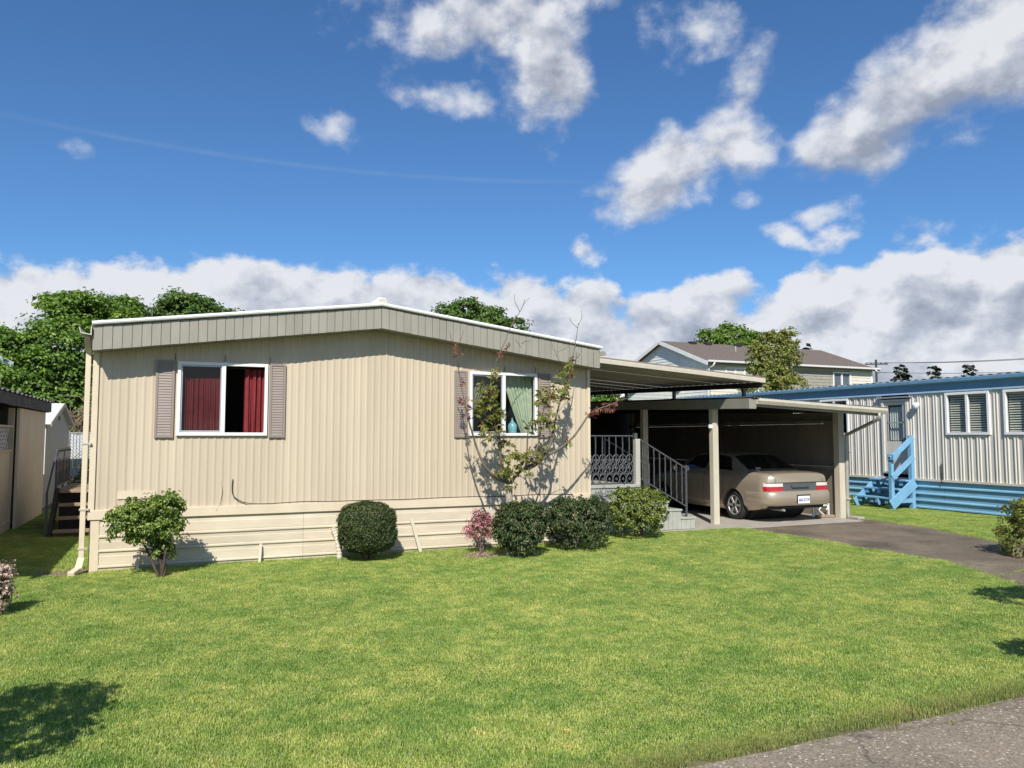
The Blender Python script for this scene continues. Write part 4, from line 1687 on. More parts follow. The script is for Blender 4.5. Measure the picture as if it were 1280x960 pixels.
def patch(name, y0, y1, u0, u1, m, side=0, off=.004, ny_=14, nu=8, shape=None):
    """panel lying on the body surface; side 1 right, -1 left, 0 across the middle"""
    vs, fs = [], []
    for i in range(ny_ + 1):
        for j in range(nu + 1):
            a, b = i / ny_, j / nu
            y = y0 + (y1 - y0) * a
            if side == 0:
                uu = 2 * (8 - u0) * b
                u = u0 + uu
                sg = 1
                if u > 8:
                    u, sg = 16 - u, -1
            else:
                u, sg = u0 + (u1 - u0) * b, side
            if shape:
                y, u = shape(a, b, y, u)
            x, z = surf(y, u)
            xa, za = surf(y, max(u - .02, 0))
            xb, zb2 = surf(y, min(u + .02, 8))
            tx, tz = xb - xa, zb2 - za
            l_ = math.hypot(tx, tz) + 1e-9
            nx_, nz_ = tz / l_, -tx / l_
            za2 = surf(y + .03, u)[1] - surf(y - .03, u)[1]
            vs.append((CX + sg * (x + nx_ * off), CY + y - off * (1 if za2 > .02 else -1 if za2 < -.02 else 0) * .7, z + nz_ * off))
    for i in range(ny_):
        for j in range(nu):
            k = i * (nu + 1) + j
            fs.append((k, k + 1, k + nu + 2, k + nu + 1))
    o = MB().add(vs, fs).build(name, m, car, smooth=True)
    return o


patch('rear_window', .78, 1.30, 6.12, 8, M_CARGLASS, 0, nu=16)
patch('windscreen', 2.50, 3.14, 6.12, 8, M_CARGLASS, 0, nu=16)
for s in (-1, 1):
    def sh_rear(a, b, y, u):       # rear quarter glass follows the slope of the pillar
        return (1.12 + (1.92 - 1.12) * a + (.22 * b * (1 - a)), u)
    patch('side_window', 1.12, 1.92, 5.15, 5.92, M_CARGLASS, s, shape=sh_rear)
    def sh_front(a, b, y, u):
        return (2.0 + (2.92 - 2.0) * a - (.42 * b * a), u)
    patch('side_window', 2.0, 2.9, 5.15, 5.92, M_CARGLASS, s, shape=sh_front)
    if s < 0:  # flat blue wedge lying just proud of the left front side window
        patch('blue_wedge', 2.10, 2.72, 5.16, 5.4, mat('blue wedge', (.05, .17, .50), .6), s, off=.008,
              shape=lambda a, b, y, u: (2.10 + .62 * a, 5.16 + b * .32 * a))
    patch('side_molding', 1.42, 3.12, 2.78, 2.98, M_PAINT, s, off=.014, ny_=10, nu=2)
    for hy in (1.60, 2.62):
        x, z = surf(hy, 3.95)
        q = MB().box(CX + s * (x + .012) - .012, CX + s * (x + .012) + .012, CY + hy - .075, CY + hy + .075, z - .022, z + .022)
        q.build('door_handle', M_TRIM, car, bev=.005)
    for jy in (1.34, 1.97, 2.98):          # door joints
        vs, fs = [], []
        us_ = np.linspace(1.6, 5.1, 20)
        for u in us_:
            yy = jy + (.10 * max(0, (3.0 - u)) if jy == 1.34 else 0)
            x, z = surf(yy, u)
            vs += [(CX + s * (x + .0025), CY + yy - .004, z), (CX + s * (x + .0025), CY + yy + .004, z)]
        for i in range(len(us_) - 1):
            fs.append((2 * i, 2 * i + 1, 2 * i + 3, 2 * i + 2))
        MB().add(vs, fs).build('door_joint', M_TRIM, car)
    m = MB().lathe([(.06, -.045), (.075, -.02), (.075, .02), (.05, .045)], (CX + s * .90, CY + 2.92, 1.0), (0, 1, 0), 12)
    m.build('mirror', M_PAINT, car, smooth=True)
# rear bumper: one rounded bar that wraps the corners
bp = []
NB = 40
prof = [(.0, .635), (-.050, .64), (-.090, .622), (-.110, .58), (-.115, .50), (-.105, .41), (-.07, .36), (.0, .345)]
path = []
for i in range(NB + 1):
    t = -1 + 2 * i / NB
    # superellipse plan: straight across the tail, tight corners, flanks along the sides
    a = t * (pi / 2) * 1.0
    ex = .22
    px_ = math.copysign(abs(sin(a)) ** ex, sin(a)) if abs(sin(a)) > 1e-6 else 0
    py_ = abs(cos(a)) ** .34
    path.append((.745 * px_, .62 - .565 * py_))
vs, fs = [], []
for i, (px_, py_) in enumerate(path):
    a_ = path[max(i - 1, 0)]
    b_ = path[min(i + 1, NB)]
    tx, ty_ = b_[0] - a_[0], b_[1] - a_[1]
    l_ = math.hypot(tx, ty_) + 1e-9
    nx_, ny_ = ty_ / l_, -tx / l_
    for d, z in prof:
        vs.append((CX + px_ - nx_ * d * 1.0, CY + py_ - ny_ * d * 1.0, z))
K = len(prof)
for i in range(NB):
    for k in range(K - 1):
        fs.append((i * K + k, i * K + k + 1, (i + 1) * K + k + 1, (i + 1) * K + k))
bump_ = MB().add(vs, fs).build('rear_bumper', M_PAINT, car, smooth=True)
bx('bumper_skirt', M_TRIM, car, CX - .68, CX + .68, CY + .12, CY + .5, .28, .38)
fbm = MB().prism([(-.80, 3.95), (-.74, 4.25), (-.5, 4.40), (.5, 4.40), (.74, 4.25), (.80, 3.95)], lambda p, t: (CX + p[0], CY + p[1], t), .24, .52)
fbm.build('front_bumper', M_PAINT, car, bev=.03)
# boot lid joint along the deck and round the tail
for s in (-1, 1):
    pts = []
    for y in np.linspace(.10, .74, 14):
        x, z = surf(y, 6.1)
        pts.append((CX + s * x, CY + y, z + .001))
    MB().tube(pts, .0035, 5).build('lid_joint', M_TRIM, car)
    pts = [(CX + s * surf(.10, 6.1)[0], CY + .095, surf(.10, 6.1)[1]), (CX + s * .60, CY + .052, .88), (CX + s * .60, CY + .044, .80)]
    MB().tube(pts, .0035, 5).build('lid_joint', M_TRIM, car)
# tail: lamps, panel, lid joint, emblem, plate
TY = [(0, .048), (.60, .050), (.662, .056), (.715, .076), (.754, .10), (.785, .15), (.812, .22), (.825, .4)]


def tail_y(x):                # how the tail face curves forward at the corners
    x = abs(x)
    for (a, p), (b, q) in zip(TY[:-1], TY[1:]):
        if x <= b:
            return CY + p + (q - p) * (x - a) / (b - a)
    return CY + .4


def tail_strip(name, xa, xb, z0, z1, m, off, parent=car, n=14, lean=.0):
    vs, fs = [], []
    for i in range(n + 1):
        x = xa + (xb - xa) * i / n
        y = tail_y(x) - off
        xo = x + math.copysign(off * .8 * max(0, min(1, (abs(x) - .62) / .14)), x)
        vs += [(CX + xo, y, z0), (CX + xo, y + .006, z1), (CX + x * .98, y + .05, z1), (CX + x * .98, y + .05, z0)]
    for i in range(n):
        for k in range(4):
            fs.append((4 * i + k, 4 * i + (k + 1) % 4, 4 * i + 4 + (k + 1) % 4, 4 * i + 4 + k))
    fs += [(0, 1, 2, 3), (4 * n + 3, 4 * n + 2, 4 * n + 1, 4 * n)]
    return MB().add(vs, fs).build(name, m, parent)


tail_strip('tail_panel', -.43, .43, .645, .785, M_GARN, .012)
tail_strip('tail_trim', -.77, .77, .788, .802, M_TRIM, .012, n=30)
for s in (-1, 1):
    a, b = (s * .432, s * .797)
    a, b = min(a, b), max(a, b)
    l1 = tail_strip('tail_lamp', a, b, .640, .722, M_LRED, .018, n=20)
    tail_strip('clear_lens', a, b, .724, .785, M_LWHITE, .018, parent=l1, n=20)
    # lamp wraps on to the flank
bx('lid_handle', M_GARN, car, CX - .22, CX + .22, CY - .0, CY + .03, .70, .745, bev=.006)
em = MB()
def ell(cx, cz_, a, b):
    return [(cx + a * cos(t), CY + .058 - .002, cz_ + b * sin(t)) for t in np.linspace(0, 2 * pi, 21)]
for cx_, cz_, a, b in ((0, .878, .042, .027), (0, .884, .026, .014), (0, .872, .013, .022)):
    em.tube(ell(CX + cx_, cz_, a, b), .0045, 5, cap=False)
em.build('emblem', M_CHROME, car, smooth=True)
bx('plate_recess', M_TRIM, car, CX - .17, CX + .17, CY - .062, CY - .040, .40, .565)
pl = bx('number_plate', M_PLATE, car, CX - .150, CX + .150, CY - .072, CY - .064, .395, .539, bev=.003)


def text_mesh(name, txt, size, m, parent, loc, rot, depth=.002, wide=1.0):
    cu = bpy.data.curves.new(name, 'FONT')
    cu.body = txt
    cu.size = size
    cu.align_x = 'CENTER'
    cu.align_y = 'CENTER'
    cu.extrude = depth
    cu.resolution_u = 2
    to = bpy.data.objects.new(name, cu)
    COL.objects.link(to)
    dg = bpy.context.evaluated_depsgraph_get()
    me = bpy.data.meshes.new_from_object(to.evaluated_get(dg))
    bpy.data.objects.remove(to)
    bpy.data.curves.remove(cu)
    me.materials.clear()
    me.materials.append(m)
    o = bpy.data.objects.new(name, me)
    COL.objects.link(o)
    o.parent = parent
    o.location = Vector(loc) - wl(parent)
    o.rotation_euler = rot
    o.scale = (wide, 1, 1)
    WLOC[o.name] = Vector(loc)
    return o


text_mesh('plate_lettering', '660-ZCW', .088, M_PTEXT, pl, (CX, CY - .0745, .462), (pi / 2, 0, 0), wide=.74)
# wheels
def wheel(wy, s):
    xo = CX + s * .80
    c = (xo, CY + wy, .305)
    ax = (s, 0, 0)
    w = MB().lathe([(.19, -.17), (.26, -.175), (.288, -.15), (.292, -.10), (.292, -.03), (.286, .0), (.262, .022), (.20, .018), (.19, .0)], c, ax, 36)
    t = w.build('wheel', M_BLACK, car, smooth=True)
    r = MB().lathe([(.0, -.02), (.05, -.02), (.06, -.03), (.13, -.045), (.165, -.03), (.18, .008), (.198, .022), (.198, -.05)], c, ax, 30)
    r.build('rim', M_RIM, t, smooth=True)
    for k in range(6):
        a = k * pi / 3
        d = Vector((0, cos(a), sin(a)))
        q = MB().bar(Vector(c) + d * .03 + Vector(ax) * .0, Vector(c) + d * .175 + Vector(ax) * .006, .045, .022, ax)
        q.build('spoke', M_RIM, t, bev=.004)
    MB().lathe([(.035, 0), (.04, .01), (.03, .02)], c, ax, 14).build('hub_cap', M_TRIM, t)
for wy in WY:
    for s in (-1, 1):
        wheel(wy, s)
m = MB().tube([(CX - .42, CY + .5, .27), (CX - .42, CY + .02, .265)], .024, 10)
m.build('exhaust', M_ALU, car)
bx('sticker', M_LWHITE, car, CX - .42, CX - .30, CY + .80, CY + .812, 1.045, 1.062)
# ------------------------------------------------------------------ shrubs
L_SHRUB = leaf_mat('bright shrub leaves', [(0, (.05, .09, .02)), (.35, (.12, .20, .035)), (.7, (.24, .34, .065)), (1, (.40, .47, .13))], .35)
L_BALL = leaf_mat('clipped ball leaves', [(0, (.026, .05, .016)), (.5, (.058, .098, .026)), (.85, (.11, .15, .042)), (1, (.17, .14, .06))], .2)
L_DARK = leaf_mat('dark evergreen leaves', [(0, (.026, .05, .016)), (.5, (.055, .098, .027)), (.82, (.11, .155, .046)), (1, (.20, .17, .08))], .22)
L_LIGHT = leaf_mat('yellow green leaves', [(0, (.06, .10, .02)), (.4, (.14, .20, .035)), (.8, (.28, .34, .07)), (1, (.42, .44, .14))], .3)
L_PINK = leaf_mat('azalea blossom', [(0, (.22, .08, .09)), (.35, (.52, .19, .24)), (.7, (.70, .28, .34)), (1, (.80, .52, .50))], .3)
L_AZL = leaf_mat('azalea leaves', [(0, (.05, .045, .02)), (.5, (.10, .10, .035)), (1, (.20, .13, .08))], .3)
L_MAPLE = leaf_mat('young maple leaves', [(0, (.075, .11, .02)), (.35, (.16, .20, .035)), (.6, (.26, .30, .06)), (.78, (.20, .13, .05)), (.92, (.17, .07, .04)), (1, (.38, .40, .14))], .4)
L_RED = leaf_mat('reddish young leaves', [(0, (.10, .03, .025)), (.5, (.20, .065, .045)), (1, (.30, .17, .07))], .35)
L_PALE = leaf_mat('cream blossom', [(0, (.35, .20, .18)), (.4, (.60, .45, .36)), (1, (.78, .68, .52))], .25)
L_TREE = leaf_mat('maple crown leaves', [(0, (.055, .115, .02)), (.5, (.125, .225, .038)), (.85, (.22, .34, .06)), (1, (.32, .43, .10))], .4)
L_TREE2 = leaf_mat('deep green crown leaves', [(0, (.045, .095, .02)), (.5, (.09, .17, .035)), (1, (.19, .27, .06))], .35)
L_CHERRY = leaf_mat('bronze green leaves', [(0, (.09, .11, .025)), (.4, (.20, .25, .05)), (.8, (.34, .38, .10)), (1, (.40, .30, .15))], .4)
M_DBARK = mat('dark shrub bark', (.075, .055, .04), .9, vscale=20, var=.4, bump=.6, bscale=60)
L_CON = leaf_mat('conifer needles', [(0, (.012, .022, .012)), (1, (.03, .045, .025))], .1)


def shrub(name, base, label, cat, blobs, n, per, rc, size, m, stems=5, jit=.34, surf=.8, up=.45, group=None, stem_r=.016, aspect=.5, inner=True, stem_m=None, flat_=.9):
    t = thing(name, base, label, cat, group)
    P, nr = crown_points(blobs, n, per, rc, surf=surf, up=up, flat=flat_, jit=jit)
    keep = P[:, 2] > base[2] + .015
    leaf_mesh('foliage', P[keep], nr[keep], size, m, t, aspect=aspect)
    for k in range(stems):
        c, r = blobs[k % len(blobs)]
        a = 2 * pi * k / stems + .4
        tip = Vector((c[0] + .5 * r[0] * cos(a), c[1] + .5 * r[1] * sin(a), c[2] + .25 * r[2]))
        b0 = Vector((base[0] + .03 * cos(a), base[1] + .03 * sin(a), base[2] - .02))
        mid = b0.lerp(tip, .45) + Vector((random.uniform(-.03, .03), random.uniform(-.03, .03), .02))
        kink = b0.lerp(tip, .72) + Vector((random.uniform(-.05, .05), random.uniform(-.05, .05), -.01))
        pts = smooth_path([b0, mid, kink, tip], 4)
        rr = [stem_r * (1 - .7 * i / (len(pts) - 1)) for i in range(len(pts))]
        MB().tube(pts, rr, 6).build('stem', stem_m or M_BARK, t, smooth=True)
        # side twigs
        q = MB()
        for j in range(4):
            p0 = Vector(pts[4 + j])
            d = Vector((random.uniform(-1, 1), random.uniform(-1, 1), random.uniform(.1, 1))).normalized()
            q.tube([p0, p0 + d * r[0] * .3, p0 + d * r[0] * .5 + Vector((0, 0, .03))], [stem_r * .4, stem_r * .3, stem_r * .12], 5)
        q.build('twigs', stem_m or M_BARK, t, kind='stuff')
    return t


def bl(px, py, y, rx, rz, ry=None):
    """blob from photo position on the plane y, radii in photo pixels"""
    p = at(px, py, 1, y)
    k = np.linalg.norm(p - CAM) / FPX
    return (tuple(p), (rx * k, (ry or rx) * k, rz * k))


yS = -.75
shrub('flowering_shrub', (.85, yS, 0), 'loose bright green shrub on bare twisted stems at the left end of the house', 'shrub',
      [bl(162, 655, yS, 25, 23), bl(193, 652, yS, 26, 26), bl(212, 634, yS - .05, 15, 17), bl(186, 668, yS + .1, 26, 20), bl(214, 662, yS, 14, 22), bl(203, 690, yS + .05, 12, 10)],
      390, 22, .070, .045, L_SHRUB, stems=7, stem_r=.020, surf=.45, stem_m=M_DBARK)
yB = -.45
ball = thing('clipped_shrub', (3.40, yB, 0), 'dense dark green ball shrub clipped round on short stems below the middle wall', 'shrub')
bc, br = bl(459, 659, yB, 33, 30)
n_ = 24000
d_ = rng.normal(size=(n_, 3))
d_ /= np.linalg.norm(d_, axis=1, keepdims=True)
sq = (np.abs(d_) ** 2.8).sum(1) ** (-1 / 2.8)                     # a ball with slightly squared shoulders
wob_ = 1 + .045 * np.sin(d_[:, 0] * 9 + 2 * d_[:, 2]) * np.sin(d_[:, 2] * 8 + d_[:, 1] * 6) + .03 * np.sin(d_[:, 1] * 21 + d_[:, 0] * 17) * np.sin(d_[:, 2] * 19)
rr_ = sq * wob_ * (1 - .14 * rng.random(n_) ** 2.2 + .018 * rng.normal(size=n_))
P = np.array(bc) + d_ * np.array(br) * rr_[:, None]
leaf_mesh('foliage', P, d_ * .8 + rng.normal(size=P.shape) * .55 + np.array([0, 0, .25]), .026, L_BALL, ball, aspect=.5)
for k in range(6):
    a = k * 1.05
    MB().tube(smooth_path([(3.40 + .05 * cos(a), yB + .05 * sin(a), -.02), (3.40 + .10 * cos(a), yB + .08 * sin(a), .12), (3.40 + .22 * cos(a), yB + .16 * sin(a), .34)], 4), [.018 - .001 * i for i in range(9)], 6).build('stem', M_BARK, ball, smooth=True)
yA = -.58
az0 = tuple(at(600, 692, 2, 0))
shrub('azalea', (5.02, yA, 0), 'small pink flowering azalea left of the dark rounded shrubs', 'shrub',
      [bl(598, 662, yA, 17, 20), bl(591, 668, yA, 12, 14), bl(608, 660, yA, 12, 15), bl(602, 645, yA, 10, 10)],
      120, 16, .05, .030, L_PINK, stems=5, stem_r=.010, surf=.5)
P, nr = crown_points([bl(600, 660, yA, 18, 22)], 90, 14, .05, surf=.4)
leaf_mesh('leaves', P, nr, .026, L_AZL, bpy.data.objects['azalea'], aspect=.45)
pp = np.stack([5.02 + .36 * rng.normal(size=420) * .6, -.72 + .26 * rng.normal(size=420) * .6, .012 + .02 * rng.random(420)], 1)
leaf_mesh('fallen_petals', pp, np.array([0, 0, 1.0]) + .4 * rng.normal(size=pp.shape), .028, leaf_mat('fallen petals', [(0, (.22, .15, .10)), (.5, (.42, .30, .24)), (1, (.62, .42, .38))], .1), None, kind='stuff', loc=(5.02, -.72, 0))
yD = -1.05
shrub('evergreen_shrub', (5.42, yD, 0), 'dark rounded evergreen shrub between the pink azalea and the wider dark shrub', 'shrub',
      [bl(650, 660, yD, 29, 30), bl(640, 655, yD, 22, 22), bl(662, 652, yD, 22, 22), bl(652, 680, yD, 22, 16), bl(634, 672, yD, 15, 14)],
      520, 24, .055, .036, L_DARK, stems=5, surf=.85, group=None)
yE = -.72
shrub('evergreen_shrub', (6.48, yE, 0), 'widest dark rounded evergreen shrub at the right corner of the house', 'shrub',
      [bl(722, 653, yE, 34, 28), bl(706, 648, yE, 24, 24), bl(742, 650, yE, 24, 25), bl(724, 672, yE, 30, 16), bl(698, 660, yE, 14, 18)],
      620, 24, .055, .036, L_DARK, stems=5, surf=.85)
yL = .02
shrub('variegated_shrub', (8.08, yL, 0), 'yellow green rounded shrub in front of the porch steps', 'shrub',
      [bl(797, 640, yL, 33, 26), bl(782, 632, yL, 20, 20), bl(814, 634, yL, 19, 21), bl(796, 655, yL, 28, 14)],
      480, 22, .06, .040, L_LIGHT, stems=6, surf=.82, stem_r=.014)
# shrub at the right edge of the picture
yR = -3.85
shrub('roadside_shrub', (11.75, yR, 0), 'bronze tipped rounded shrub beside the driveway at the right edge of the lawn', 'shrub',
      [bl(1294, 668, yR, 32, 34), bl(1286, 650, yR, 18, 18), bl(1308, 652, yR, 24, 24), bl(1282, 684, yR, 16, 18)],
      420, 22, .06, .040, L_CHERRY, stems=5, surf=.82)
yP = -2.25
shrub('blossoming_plant', (-.62, yP, 0), 'small plant with cream pink blossom at the left edge of the lawn', 'plant',
      [bl(-8, 722, yP, 16, 14), bl(-12, 745, yP, 17, 16)], 110, 16, .06, .036, L_PALE, stems=4, surf=.6, stem_r=.010)
P, nr = crown_points([bl(-11, 738, yP, 16, 21)], 90, 14, .05, surf=.5)
leaf_mesh('leaves', P, nr, .035, L_DARK, bpy.data.objects['blossoming_plant'])
shrub('low_plant', (-.50, -1.85, 0), 'low straggling plant with pale leaves at the left edge of the lawn', 'plant',
      [bl(-2, 766, -2.15, 8, 6)], 20, 10, .03, .03, L_PALE, stems=2, stem_r=.006)
o = MB().bar((-.80, -2.55, -.02), (-.78, -2.55, .62), .03, .03, (0, 1, 0)).build('garden_stake', M_CREAM, loc=(-.8, -2.55, 0))
tag(o, 'thin garden stake standing beside the blossoming plant', 'stake')
# two shrubs beside the camera: seen only by the shade they throw on the lawn
shrub('verge_shrub', (-.62, -7.02, 0), 'leafy shrub on the lawn edge beside the road left of the view', 'shrub',
      [((-.58, -7.0, 1.55), (.42, .42, .36)), ((-.40, -7.1, 1.25), (.34, .3, .3)), ((-.85, -7.05, 1.3), (.35, .3, .35))], 260, 18, .08, .055, L_SHRUB, stems=5, surf=.7)
shrub('verge_shrub', (8.45, -7.1, 0), 'leafy shrub on the lawn edge beside the driveway right of the view', 'shrub',
      [((8.45, -7.1, 1.45), (.42, .36, .32)), ((8.85, -7.15, 1.4), (.42, .34, .32))], 260, 18, .08, .055, L_SHRUB, stems=5, surf=.75)
shrub('low_plant', (7.0, -7.42, 0), 'low leafy plant on the lawn edge near the road right of the view', 'plant',
      [((7.02, -7.42, .46), (.27, .18, .13))], 90, 16, .06, .05, L_SHRUB, stems=3, surf=.7)

# bulb leaves by the blue skirting
for i, (bx_, by_, lab) in enumerate(((16.55, 3.72, 'left'), (16.6, 3.42, 'right'))):
    t = thing('bulb_plant', (bx_, by_, 0), 'clump of strappy spring bulb leaves by the blue skirting, %s one of the pair' % lab, 'plant', 'bulb plants by the blue skirting')
    q = MB()
    for k in range(14):
        a, h = random.uniform(0, 6.28), random.uniform(.16, .32)
        d = Vector((cos(a), sin(a), 0))
        s = Vector((-sin(a), cos(a), 0)) * .016
        b = Vector((bx_, by_, 0)) + d * .04
        m1, m2 = b + d * .04 + Vector((0, 0, h * .7)), b + d * .14 + Vector((0, 0, h))
        q.add([b - s, b + s, m1 + s, m1 - s, m2], [(0, 1, 2, 3), (3, 2, 4)])
    q.build('leaves', L_SHRUB, t, fix=False)

# ------------------------------------------------------------------ the young maple against the wall
tree = thing('maple_sapling', (5.37, -.80, 0), 'sparse young maple with bronze leaves trained against the house right window', 'tree')
YT = -.80


def tp3(pts, y0=YT, dy=0.0):
    n = len(pts)
    return [Vector(at(px, py, 1, y0 + dy * (i / max(n - 1, 1)) + .02 * sin(i * 1.9))) for i, (px, py) in enumerate(pts)]


def limb(pts, r0, r1, dy=0.0, m=None):
    P = smooth_path(tp3(pts, YT, dy), 5)
    n = len(P)
    rr = [r0 + (r1 - r0) * (i / (n - 1)) ** .8 for i in range(n)]
    rr = [max(.0022, r * 1.25 * random.uniform(.88, 1.12)) for r in rr]
    return MB().tube(P, rr, 7).build('limb', m or M_BARK, tree, smooth=True)


MB().tube(smooth_path([(5.37, YT, -.03), (5.36, YT - .01, .25), (5.38, YT, .55), (5.365, YT, .85), (5.37, YT, .99)], 5),
          [.060 - .012 * i / 20 for i in range(21)], 10).build('trunk', mat('pale smooth bark', (.36, .31, .25), .8, vscale=18, var=.25, bump=.5, bscale=50), tree, smooth=True)
limb([(637, 604), (622, 598), (610, 588), (603, 577), (596, 560), (590, 540), (583, 515), (578, 490), (573, 460), (570, 432)], .022, .004, -.10)
limb([(636, 604), (628, 592), (626, 575), (624, 555), (619, 530), (614, 500), (613, 480)], .022, .008, -.15)
limb([(613, 482), (617, 465), (622, 448), (632, 425), (640, 405), (652, 386), (656, 374)], .008, .0025, -.22)
limb([(626, 575), (625, 550), (621, 532)], .009, .004, -.25)
limb([(638, 604), (645, 594), (655, 585), (666, 572), (672, 558), (676, 540)], .026, .006, -.08)
limb([(657, 583), (659, 560), (660, 540), (665, 522)], .010, .004, -.22)
limb([(655, 586), (668, 579), (680, 568), (688, 555), (691, 540), (695, 522), (700, 502), (705, 488), (710, 468), (716, 445), (720, 425), (723, 404)], .022, .003, .05)
limb([(690, 545), (684, 530), (678, 518), (686, 505), (693, 494)], .009, .003, .0)
limb([(655, 587), (668, 582), (682, 571), (700, 560), (715, 548), (727, 532), (735, 520), (746, 512), (760, 507), (776, 500), (784, 498)], .022, .003, -.10)
for pts in ([(652, 386), (655, 380), (662, 372)], [(650, 390), (644, 378), (643, 368)], [(640, 405), (652, 399), (668, 401)], [(723, 406), (727, 398), (727, 388)],
            [(722, 410), (714, 402), (712, 396)], [(720, 425), (706, 436), (696, 440)], [(570, 434), (564, 424), (562, 414)], [(571, 436), (576, 424), (580, 412)],
            [(716, 448), (703, 455), (694, 440), (690, 430)], [(760, 507), (766, 497), (764, 488)], [(746, 512), (744, 518), (736, 516)], [(688, 556), (700, 548), (708, 540)]):
    limb(pts, .004, .0015, -.1, M_TWIG)
# leaf tufts: fingers hanging from a node
def tuft_pts(nodes):
    C, N_, D, S = [], [], [], []
    for px, py, r, dy, n in nodes:
        for _ in range(max(3, int(n * .62))):
            a, q = random.uniform(0, 6.28), random.random() ** .6
            p = at(px + r * q * cos(a), py + r * q * sin(a) * .85, 1, YT + dy + random.uniform(-.13, .13))
            k = random.choice((4, 5, 5))
            a0 = random.uniform(0, 6.28)
            L_ = random.uniform(.065, .105)
            ax = Vector((random.uniform(-.6, .6), random.uniform(-1, .2), random.uniform(-.1, .9))).normalized()
            e1 = ax.orthogonal().normalized()
            e2 = ax.cross(e1)
            for j in range(k):
                t = a0 + (j - (k - 1) / 2) * .75
                d = (e1 * cos(t) + e2 * sin(t) + Vector((0, 0, -.45))).normalized()
                c = Vector(p) + d * L_ * .5
                C.append(c)
                N_.append(ax)
                D.append(d)
                S.append(L_)
    return np.array(C), np.array(N_, dtype=float), np.array(D, dtype=float), np.array(S)


NG = [(613, 484, 15, -.15, 40), (602, 505, 12, -.15, 26), (616, 512, 14, -.15, 34), (616, 532, 13, -.15, 26), (609, 542, 9, -.15, 12), (633, 555, 10, -.15, 16),
      (636, 572, 12, -.12, 26), (628, 588, 11, -.1, 20), (640, 592, 9, -.05, 14), (652, 576, 11, -.08, 22), (667, 568, 13, -.08, 30), (677, 560, 8, -.05, 10),
      (668, 531, 13, -.1, 30), (678, 522, 9, -.08, 14), (688, 520, 9, 0, 14), (680, 505, 9, 0, 12), (688, 495, 15, .0, 40), (700, 488, 13, .03, 32), (707, 472, 11, .04, 26),
      (713, 456, 8, .05, 14), (640, 608, 7, -.02, 8), (595, 515, 6, -.08, 6), (709, 553, 4, -.05, 4), (622, 466, 5, -.2, 5), (657, 592, 6, -.05, 8), (690, 532, 8, .02, 10), (620, 520, 9, -.2, 14)]
C, Nn, D, S = tuft_pts(NG)
leaf_mesh('leaves', C, Nn, S, L_MAPLE, tree, aspect=.34, fold=.1, dirs=D)
NR = [(745, 514, 8, -.08, 14), (756, 509, 7, -.09, 10), (766, 505, 6, -.1, 7), (775, 501, 5, -.1, 5), (584, 506, 6, -.07, 9), (587, 520, 5, -.06, 6), (574, 440, 6, -.1, 8),
      (568, 434, 5, -.1, 6), (626, 441, 5, -.2, 7), (633, 432, 3, -.2, 4), (579, 478, 3, -.1, 3), (711, 468, 5, .05, 5), (580, 500, 6, -.08, 8), (738, 518, 4, -.08, 4)]
C, Nn, D, S = tuft_pts(NR)
leaf_mesh('young_leaves', C, Nn, S * .7, L_RED, tree, aspect=.34, fold=.1, dirs=D)


# ------------------------------------------------------------------ background trees
def bgtree(name, label, base, blobs, n, per, rc, size, m, group, trunk_r=.22, cat='tree', surf=.7, flat_=.6, limbs=5):
    t = thing(name, base, label, cat, group)
    P, nr = crown_points(blobs, n, per, rc, surf=surf, up=.7, flat=flat_)
    leaf_mesh('crown', P, nr, size, m, t, aspect=.7)
    top = max(c[2] for c, r in blobs)
    q = MB()
    c0 = np.mean([c for c, r in blobs], axis=0)
    pts = smooth_path([(base[0], base[1], -.05), (base[0] * .6 + c0[0] * .4, base[1] * .6 + c0[1] * .4, c0[2] * .5), (c0[0], c0[1], c0[2] * .95 + .05 * top)], 6)
    q.tube(pts, [trunk_r * (1 - .75 * i / (len(pts) - 1)) for i in range(len(pts))], 9)
    q.build('trunk', M_BARK, t, smooth=True)
    for k in range(min(limbs, len(blobs))):
        c, r = blobs[k]
        s = Vector(pts[len(pts) // 2 + (k % 3)])
        e = Vector(c)
        MB().tube(smooth_path([s, s.lerp(e, .5) + Vector((0, 0, .12 * (e - s).length)), e], 5),
                  [trunk_r * .4 * (1 - .75 * i / 10) for i in range(11)], 6).build('limb', M_BARK, t, smooth=True)
    return t


GT = 'trees beyond the homes'
Y1 = 24
bgtree('maple_tree', 'tall full maple behind the grey shed at the left end of the beige home', (-2.4, Y1 + 1, 0),
       [bl(92, 402, Y1, 34, 30), bl(70, 392, Y1 + .5, 22, 20), bl(112, 392, Y1, 24, 22), bl(128, 402, Y1 + 1, 30, 26), bl(80, 440, Y1 - 1, 42, 36), bl(118, 445, Y1 - .5, 40, 36), bl(150, 430, Y1, 34, 36),
        bl(70, 480, Y1 - 1, 36, 30), bl(110, 490, Y1 - 1, 40, 30), bl(46, 415, Y1 + .5, 8, 18), bl(95, 515, Y1 - 1, 46, 26), bl(130, 520, Y1, 46, 30), bl(150, 480, Y1, 40, 36), bl(60, 525, Y1 - 2, 36, 26)], 900, 38, .42, .15, L_TREE, GT)
bgtree('maple_tree', 'lower spreading maple at the far left edge behind the dark roofed carport', (-5.6, Y1 - 1, 0),
       [bl(20, 452, Y1 - 1, 34, 32), bl(-15, 450, Y1 - 1, 34, 34), bl(44, 468, Y1 - 2, 24, 30), bl(12, 485, Y1 - 2, 40, 26), bl(38, 500, Y1 - 2, 26, 20), bl(-40, 470, Y1 - 1, 36, 44), bl(8, 520, Y1 - 2, 46, 26)], 520, 38, .42, .15, L_TREE, GT)
